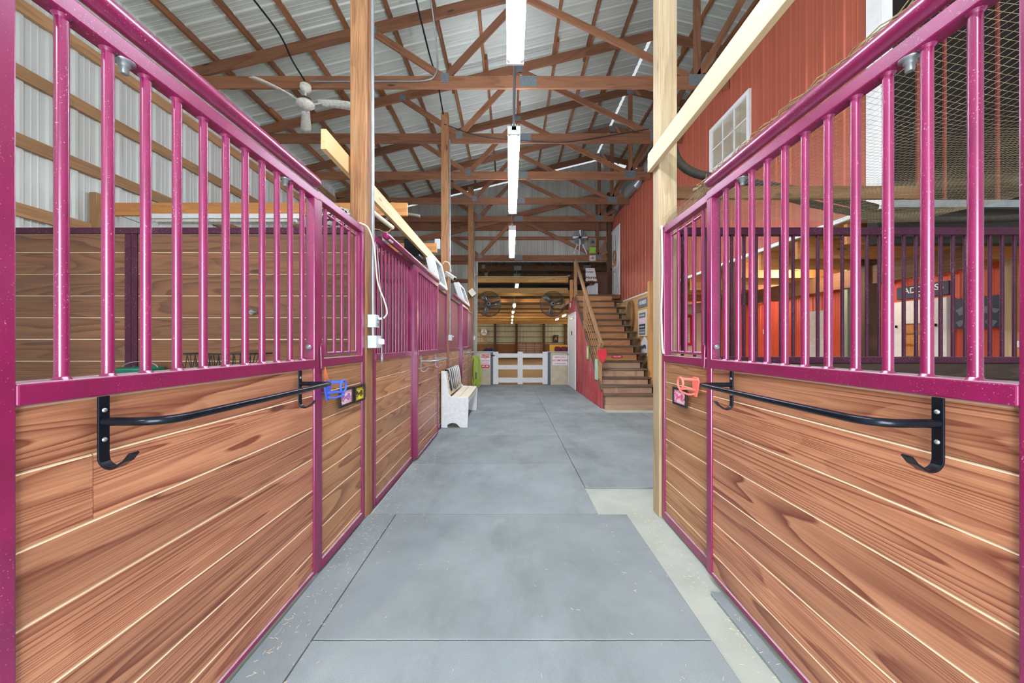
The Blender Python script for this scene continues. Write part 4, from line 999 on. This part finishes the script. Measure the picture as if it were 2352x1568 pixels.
def ebox(x0, x1, y0, y1, z0, z1, label, knob):
    t = thing('electrical_box', ((x0+x1)/2, (y0+y1)/2, z0), label, 'electrical box', 'grey electrical boxes on the timber posts')
    MB().box(x0, x1, y0, y1, z0, z1).build('box', BOX, t, .003)
    if knob == 'dial':
        MB().lathe([(.024, 0), (.024, .022), (.02, .028)], (x1, y1-.03, z0+.05), 20, (1, 0, 0)).build('timer_dial', SIGNW, t)
        MB().box(x1+.028, x1+.036, y1-.033, y1-.027, z0+.03, z0+.07).build('pointer', WHITE, t)
    elif knob == 'outlet':
        m = MB()
        for z in (z0+.025, z0+.065): m.box(x1, x1+.004, y1-.05, y1-.02, z-.012, z+.012)
        m.build('outlet', SLATE, t)
        MB().tube([(x1, y1-.03, z1-.03), (x1+.03, y1-.03, z1-.028)], .009, 10).build('plug', SIGNW, t)
ebox(-1.12, -1.055, 2.85, 2.93, 1.475, 1.575, 'upper grey electrical box on the nearest left post', 'outlet')
ebox(-1.12, -1.05, 2.85, 2.955, 1.312, 1.41, 'lower grey electrical box with a white dial on the nearest left post', 'dial')
obj1(MB().tube([(-1.085, 2.875, 1.41), (-1.085, 2.875, 1.475)], .014, 12), 'conduit', GREYP, 'short conduit between the two grey electrical boxes', 'conduit')
ebox(-1.11, -1.05, 6.51, 6.60, 1.40, 1.50, 'small grey outlet box on the post above the bench', 'outlet')
ebox(-1.10, -1.04, 10.83, 10.93, 1.45, 1.56, 'small grey outlet box on the last left post', 'outlet')
ebox(-1.34, -1.25, 6.44, 6.5, 3.02, 3.2, 'white junction box left of the post with the security camera', '')
ebox(1.94-.06, 1.94+.04, 11.40, 11.48, 2.48, 2.62, 'white box on the pine post beside the red stair wall', '')
t = thing('security_camera', (-1.05, 6.42, 2.5), 'white bullet security camera on the second left post', 'camera')
MB().lathe([(.045, 0), (.045, .02), (.03, .03)], (-1.14, 6.5, 2.57), 16, (0, -1, 0)).build('mount', FANW, t)
MB().tube([(-1.13, 6.47, 2.57), (-1.08, 6.44, 2.55)], .02, 12).build('arm', FANW, t)
m = MB(); a = Vector((-1.13, 6.46, 2.585)); b = Vector((-.97, 6.34, 2.47)); m.tube([a, a.lerp(b, .08), b.lerp(a, .1), b], [.03, .036, .036, .034], 16); m.build('housing', FANW, t)
d_ = (b-a).normalized(); MB().tube([b-d_*.002, b+d_*.004], .027, 16).build('lens', DARKST, t)
m = MB(); m.beam(a+Vector((0, 0, .038)), b+d_*.02+Vector((0, 0, .038)), .07, .004); m.build('visor', FANW, t)
wire([(-1.2, 6.48, 2.76), (-1.16, 6.46, 2.80), (-1.08, 6.45, 2.76), (-1.05, 6.46, 2.62)], .008, CREAM, 'white cable arching over the security camera')

# box fans leaning on the stall fronts
def box_fan(y0, y1, z0, z1, lean, label):
    t = thing('box_fan', (-1.15, (y0+y1)/2, z0), label, 'box fan', 'box fans on the stall fronts')
    zc = (z0+z1)/2
    def Q(y, f, off): return Vector((-1.13-lean*f+off, y, z0+(z1-z0)*f))
    m = MB(); w = .035
    for a, b in ((Q(y0, 0, 0), Q(y0, 1, 0)), (Q(y1, 0, 0), Q(y1, 1, 0)), (Q(y0, 0.03, 0), Q(y1, 0.03, 0)), (Q(y0, .97, 0), Q(y1, .97, 0))): m.beam(a, b, .05, .13, (1, 0, 0))
    m.build('housing', WHITE, t, .01)
    m = MB()
    for k in range(12): f = .08+.84*k/11; m.tube([Q(y0, f, .05), Q(y1, f, .05)], .004, 6)
    m.build('grille', SLATE, t)
    for k in range(4):
        a = PI/4+k*PI/2; c = Q((y0+y1)/2, .5, 0); u = Vector((-lean*math.sin(a), math.cos(a)*(y1-y0), (z1-z0)*math.sin(a)))*.36
        MB().beam(c, c+u, .15, .01, (1, .3, 0)).build('blade', SLATE, t)
box_fan(5.55, 6.2, 2.255, 2.68, .10, 'white framed box fan leaning over the stall by the security camera')
box_fan(8.6, 9.6, 2.325, 2.78, .15, 'white framed box fan farther back, by the last left post')
obj1(MB().box(-1.52, -1.306, 5.2, 5.5, 2.6, 2.85), 'speaker_box', DARKST, 'dark box hanging above the stalls beside the leaning box fan', 'box', None, .01)
m = MB(); m.obox(P(1085, 672, 10.7), (Vector((.8, 0, .6)), Vector((0, 1, 0)), Vector((-.6, 0, .8))), (.16, .14, .2)); obj1(m, 'lamp_box', CREAM, 'tilted beige box lamp on the last left post', 'lamp')

# ================================================================== bench with towel
t = thing('bench', (-.9, 6.6, 0), 'white wooden bench with solid ends against the left stalls', 'bench')
prof = [(-1.105, 0), (-1.0, 0)]+[(-.92+.10*math.cos(PI-a), .075*math.sin(a)) for a in [PI*i/8 for i in range(1, 8)]]+[(-.80, 0), (-.685, 0), (-.665, .44), (-.69, .482), (-.94, .49), (-.985, .53), (-1.04, .90), (-1.105, .905)]
for y in (5.81, 7.32): MB().prism(prof, 'y', y, y+.045).build('end_panel', WHITEW, t, .006)
m = MB(); m.box(-.96, -.835, 5.855, 7.32, .455, .48); m.box(-.825, -.675, 5.855, 7.32, .455, .48); m.build('seat', CREAM, t, .004)
m = MB()
for z0, z1 in ((.5, .62), (.63, .76), (.77, .89)):
    f = lambda z: -.985-(z-.53)*.15
    m.prism([(f(z0)-.02, z0), (f(z0), z0), (f(z1), z1), (f(z1)-.02, z1)], 'y', 5.855, 7.32)
m.build('backrest', CREAM, t)
MB().box(-.70, -.68, 5.855, 7.32, .38, .455).build('apron', WHITEW, t, .003)
m = MB(); f = lambda z: -.985-(z-.53)*.15
rows = []
n = 30
for i in range(n+1):
    y = 6.0+1.25*i/n; wv = .005*math.sin(i*1.1)
    rows.append([Vector((x+wv, y, z)) for x, z in ((f(.56)+.014, .56+.02*math.sin(i*.35)), (f(.7)+.012, .7), (f(.85)+.012, .85), (f(.9)+.006, .905), (f(.9)-.03, .91), (f(.9)-.035, .86), (f(.75)-.03, .72))])
V = [m._verts(r_, [Vector((0, 0, 0))]*7, .5) for r_ in rows]
for A, B in zip(V, V[1:]):
    for k in range(6): m.face((A[k], A[k+1], B[k+1], B[k]), 0, True)
o = m.build('striped_towel', TOWEL); md = o.modifiers.new('s', 'SOLIDIFY'); md.thickness = .008; md.offset = 1
tag(o, 'black and white striped towel hung over the bench back', 'towel')

# ================================================================== left stall contents
t = thing('hay_basket', (-2.2, 2.8, .9), 'black wire hay basket on the left stall partition', 'basket')
m = MB(); 
for z, w in ((1.27, .30), (1.15, .27), (1.0, .2)): m.tube([(-2.22-w, 2.93, z), (-2.22-w*.8, 2.74, z), (-2.22+w*.8, 2.74, z), (-2.22+w, 2.93, z)], .006, 6)
m.build('rim', BLACK, t)
m = MB()
for k in range(13): x = -2.5+.047*k; m.tube([(x, 2.76+.12*abs(k-6)/9, 1.27), (x*.8-.44, 2.80, 1.0), (x*.7-.66, 2.93, .88)], .0035, 5)
for k in range(10): m.tube([(-2.5+.06*k, 2.745, 1.26), (-2.44+.05*k, 2.77, 1.02)], .003, 5); m.tube([(-2.44+.06*k, 2.745, 1.26), (-2.5+.055*k, 2.77, 1.02)], .003, 5)
m.build('wire_mesh', BLACK, t)
t = thing('feed_bucket', (-2.84, 2.78, .85), 'green feed bucket hanging in the left stall', 'bucket')
MB().lathe([(.10, .86), (.13, 1.14), (.14, 1.15), (.14, 1.165), (.125, 1.165), (.115, 1.12), (.09, .88)], (-2.84, 2.79, 0), 24).build('body', GREENT, t)
MB().tube([(-2.84+.135*math.cos(a), 2.79, 1.16+.05*math.sin(a)) for a in [PI*i/12 for i in range(13)]], .004, 6).build('handle', GREYP, t)
m = MB(); m.lathe([(.02, 0), (.024, .01), (.018, .02)], (-2.09, 2.95, 1.60), 14, (0, -1, 0)); m.tube([(-2.09, 2.93, 1.60), (-2.04, 2.92, 1.60)], .008, 8)
obj1(m, 'tie_ring', GREYP, 'small steel tie bracket on the left stall planks', 'tie bracket')
t = thing('fly_sheet', (-1.5, 3.1, 2.285), 'bundled zebra-patterned fly sheet on the stall partition top', 'fly sheet')
def mat_zebra():
    m_, nt, b, _ = newmat('zebra_cloth'); n_ = noise(nt, objco(nt, (10, 10, 26)), 1, 2, .5, 1.5)
    nt.links.new(ramp(nt, n_, [(.48, lin((40, 40, 44))), (.52, lin((214, 210, 204)))]), b.inputs['Base Color']); b.inputs['Roughness'].default_value = .9; return m_
m = MB(); m.tube(smoothpath([(-1.62, 3.08, 2.36), (-1.5, 3.1, 2.42), (-1.38, 3.1, 2.38), (-1.3, 3.08, 2.35)], 5), [.05, .07, .085, .09, .095, .1, .1, .095, .1, .095, .09, .085, .08, .075, .06, .05], 18); m.build('folded_cloth', mat_zebra(), t)

# ================================================================== right stall netting and hose
m = MB(); rd = random.Random(3)
def zsag(u, v): return 2.33-.10*math.sin(PI*u)*math.sin(PI*min(1, v*1.1))+.015*math.sin(9*u+4*v)-.02*u
def Nt(u, v): return Vector((1.19+2.08*u, .35+2.55*v, zsag(u, v)+.012*math.sin(23*v+5*u)))
NU, NV = 84, 104
for i in range(NU+1): m.tube([Nt(i/NU, j/26) for j in range(27)], .00065, 3, False, False, 0, False)
for j in range(NV+1): m.tube([Nt(i/22, j/NV) for i in range(23)], .00065, 3, False, False, 0, False)
for k in range(11):                        # bunched edge lying on the track pipe
    pts = []
    for j in range(46):
        y = .4+j*.046
        if y > 2.3: break
        pts.append((1.168+.016*math.sin(j*1.7+k*2.1)+rd.uniform(-.006, .006), y, 2.303+.012*(k % 4)*(1-max(0, y-1.7))+rd.uniform(0, .01)))
    m.tube(pts, .0022, 4)
for i in range(26):                        # fringe draped from the pipe end to the post
    u = i/25; a = Vector((1.20, 2.15+.7*u, 2.255)); b = Vector((1.24, 2.1+.75*u, 2.37-.04*u))
    m.tube([a, a.lerp(b, .5)+Vector((.01, .012*math.sin(i), 0)), b], .0012, 3, False, False)
for j in range(7):
    h = j/6; m.tube([(1.20+.04*h, 2.12+.73*i/12, 2.256+(.115-.04*i/12)*h) for i in range(13)], .0012, 3, False, False)
for i in range(16): a = Vector((1.2, 1.75+.035*i, 2.33)); m.tube([a, a+Vector((.02, .02, .05+.03*math.sin(i*2.3)))], .0012, 3, False, False)
o = obj1(m, 'bird_netting', NETM, 'weathered bird netting stretched over the right stall', 'netting')
def hp(x, y, d=3.02): return P(x, y, d)
wire([hp(1540, 300), hp(1548, 345), hp(1562, 375), hp(1592, 396), hp(1640, 408), hp(1720, 420), hp(1800, 432), hp(1880, 448), hp(1960, 466), hp(2010, 478)], [.034]*73, HOSEB, 'dusty black hose curving from the pale grey post over the right stall', 'drain_hose', 'hose', 8, 14)
wire([hp(1690, 428, 3.13), hp(1800, 452, 3.13), hp(1900, 476, 3.13), hp(2040, 500, 3.13), hp(2180, 505, 3.13), hp(2352, 500, 3.13)], [.03]*41, HOSEB, 'second dusty hose along the dark wall above the right partition', 'drain_hose', 'hose', 8, 14)

# ================================================================== alcove under the upstairs room
for k in range(13):
    y = 3.6+.62*k
    tag(MB().box(WRX+.02, 6.36, y-.019, y+.019, 2.33, 2.558).build('floor_joist', ORANGE), f'amber floor joist under the upstairs room, {ORD[k]} from the dark front wall', 'joist', 'joists under the upstairs room')
tag(MB().box(WRX+.01, 7.4, RF+.025, RF+.12, 2.25, 2.552).build('soffit_shade_board', SOFFITSH), 'added dark board standing in for the shaded soffit, behind the dusty hoses', 'beam')  # added dark strip covering the lit joists where the soffit is in shade
tag(MB().box(4.56, 4.64, 3.6, 11.6, 2.1, 2.33).build('girder', KICK), 'dark girder under the floor joists, on the two alcove posts', 'beam')
def bulb(x, y, lb, e=26):
    t = thing('ceiling_bulb', (x, y, 2.41), lb, 'lamp', 'bulbs under the upstairs room')
    MB().lathe([(.06, 2.555), (.06, 2.53), (.04, 2.51)], (x, y, 0), 14).build('lamp_holder', WHITE, t)
    MB().lathe([(.05, 2.51), (.08, 2.49), (.085, 2.46), (.06, 2.43), (.005, 2.41)], (x, y, 0), 14).build('bulb', LAMPW, t)
    l = bpy.data.lights.new('bulb_light', 'POINT'); l.energy = e; l.color = (1, .96, .9); l.shadow_soft_size = .06
    lo = bpy.data.objects.new('bulb_light', l); C.objects.link(lo); lo.parent = t; lo.location = (0, 0, -.08)
bulb(5.3, 6.15, 'bare bulb under the floor, nearest the wall with the blue sign', 34); bulb(4.1, 5.2, 'bare bulb under the floor, nearest the two alcove posts', 22); bulb(5.3, 9.0, 'bare bulb under the floor, at the far end of the alcove', 34); bulb(4.0, 10.9, 'bare bulb under the floor, by the white end wall', 45)
AX = 6.385
def aw(name, y0, y1, z0, z1, mat, label, cat, th=.03): 
    return tag(MB().box(AX-th, AX, y0, y1, z0, z1).build(name, mat, bevel=.003), label, cat)
t = thing('hutch', (AX, 5.64, .1), 'white hutch with open shelves on the alcove wall below the blue sign', 'hutch')
m = MB()
for a in ((5.27, 5.52, .1, 2.02), (5.86, 6.05, .1, 2.02), (5.52, 5.86, 1.66, 2.02)): m.box(AX-.06, AX, *a)
m.build('front', WHITE, t, .003)
MB().box(AX-.03, AX-.01, 5.52, 5.86, .1, 1.66).build('shelf_back', ORANGE, t)
m = MB()
for z in (1.15, 1.32, 1.5): m.box(AX-.05, AX-.03, 5.52, 5.86, z, z+.02)
m.build('shelf', YEL, t)
for y in (5.40, 5.95): MB().box(AX-.08, AX-.06, y-.012, y+.012, 1.60, 1.64).build('hook', DARKST, t)
t = thing('blue_sign', (AX, 5.64, 2.05), 'dark blue sign reading ADDRESS on the alcove wall', 'sign')
MB().box(AX-.03, AX, 5.27, 5.98, 2.06, 2.26).build('board', NAVY, t, .003)
text('lettering', 'ADDRESS', .13, (AX-.033, 5.60, 2.185), FACE_L, SIGNW, t, sx=1.0); text('lettering', 'of DE', .085, (AX-.033, 5.58, 2.095), FACE_L, SIGNW, t)
t = thing('canvas_print', (AX, 4.95, 1.55), 'navy canvas print with pale shapes right of the white hutch', 'picture')
MB().box(AX-.035, AX, 4.68, 5.21, 1.56, 1.98).build('canvas', NAVY, t, .003)
m = MB()
for cy, cz, s_ in ((5.12, 1.80, .05), (5.0, 1.83, .07), (4.86, 1.80, .06), (5.13, 1.63, .04), (4.80, 1.62, .05), (4.76, 1.78, .035)):
    m.prism([(cy+s_*1.1*math.cos(a)*(1+.3*math.sin(3*a)), cz+s_*math.sin(a)*(1+.25*math.cos(2*a+cy*9))) for a in [2*PI*i/18 for i in range(18)]], 'x', AX-.038, AX-.035)
m.build('print_shape', SLATE, t)
aw('leaning_board', 7.35, 7.72, .3, 2.02, PALE, 'pale grey board standing against the orange-red alcove wall', 'board')
aw('wood_jamb', 4.58, 4.66, -.01, 2.42, TAN, 'pale wood jamb at the right end of the alcove wall', 'board', .08)
aw('plywood_sheet', 4.3, 4.56, -.01, 2.42, ORANGE, 'amber wood sheet right of the pale jamb in the alcove', 'board', .05)
aw('switch_plate', 4.46, 4.55, 1.30, 1.38, SIGNW, 'white switch plate on the amber alcove sheet', 'switch', .06)
aw('wall_outlet', 9.05, 9.15, 1.58, 1.70, BOX, 'small grey outlet on the orange-red alcove wall', 'outlet', .03)
t = thing('red_window_frame', (5.7, GY-.07, 1.3), 'red framed window on the white end wall of the alcove', 'window')
m = MB(); y = GY-.075
for a in ((5.45, 5.93, 1.28, 1.36), (5.45, 5.93, 2.18, 2.27), (5.45, 5.53, 1.36, 2.18), (5.85, 5.93, 1.36, 2.18)): m.box(a[0], a[1], y-.03, y+.01, a[2], a[3])
m.build('frame', REDSG, t)
MB().box(5.53, 5.85, y, y+.01, 1.36, 2.18).build('pane', PALE, t)
m = MB()
for k in range(10): m.box(5.54, 5.84, y-.012, y, 1.40+.08*k, 1.44+.08*k)
m.build('blind', CREAM, t)

# ================================================================== daylight, camera
w = bpy.data.worlds.new('World'); bpy.context.scene.world = w; w.use_nodes = True
bg = w.node_tree.nodes['Background']; bg.inputs[0].default_value = (.90, .95, 1.0, 1); bg.inputs[1].default_value = .8
s = bpy.data.lights.new('sun', 'SUN'); s.energy = .9; s.angle = .06; s.color = (1, .95, .86)
so = bpy.data.objects.new('sun', s); C.objects.link(so); so.rotation_euler = Vector((.42, 1, -.62)).to_track_quat('-Z', 'Y').to_euler()
ar = bpy.data.lights.new('doorway_daylight', 'AREA'); ar.shape = 'RECTANGLE'; ar.size = 2.0; ar.size_y = 2.5; ar.energy = 260; ar.color = (.93, .96, 1)
ao = bpy.data.objects.new('doorway_daylight', ar); C.objects.link(ao); ao.location = (0, -2.2, 1.22); ao.rotation_euler = (PI/2, 0, 0)
cam = bpy.data.cameras.new('camera'); co = bpy.data.objects.new('camera', cam); C.objects.link(co)
co.location = (0, 0, HC); co.rotation_euler = (PI/2, 0, 0)
cam.sensor_width = 36; cam.lens = F/2352*36; cam.shift_x = (1176-VX)/2352; cam.shift_y = (VY-784)/2352; cam.clip_start = .05
sc = bpy.context.scene; sc.camera = co
sc.view_settings.view_transform = 'Standard'; sc.view_settings.look = 'None'; sc.view_settings.gamma = 1; sc.view_settings.use_curve_mapping = False
sc.view_settings.exposure = .05
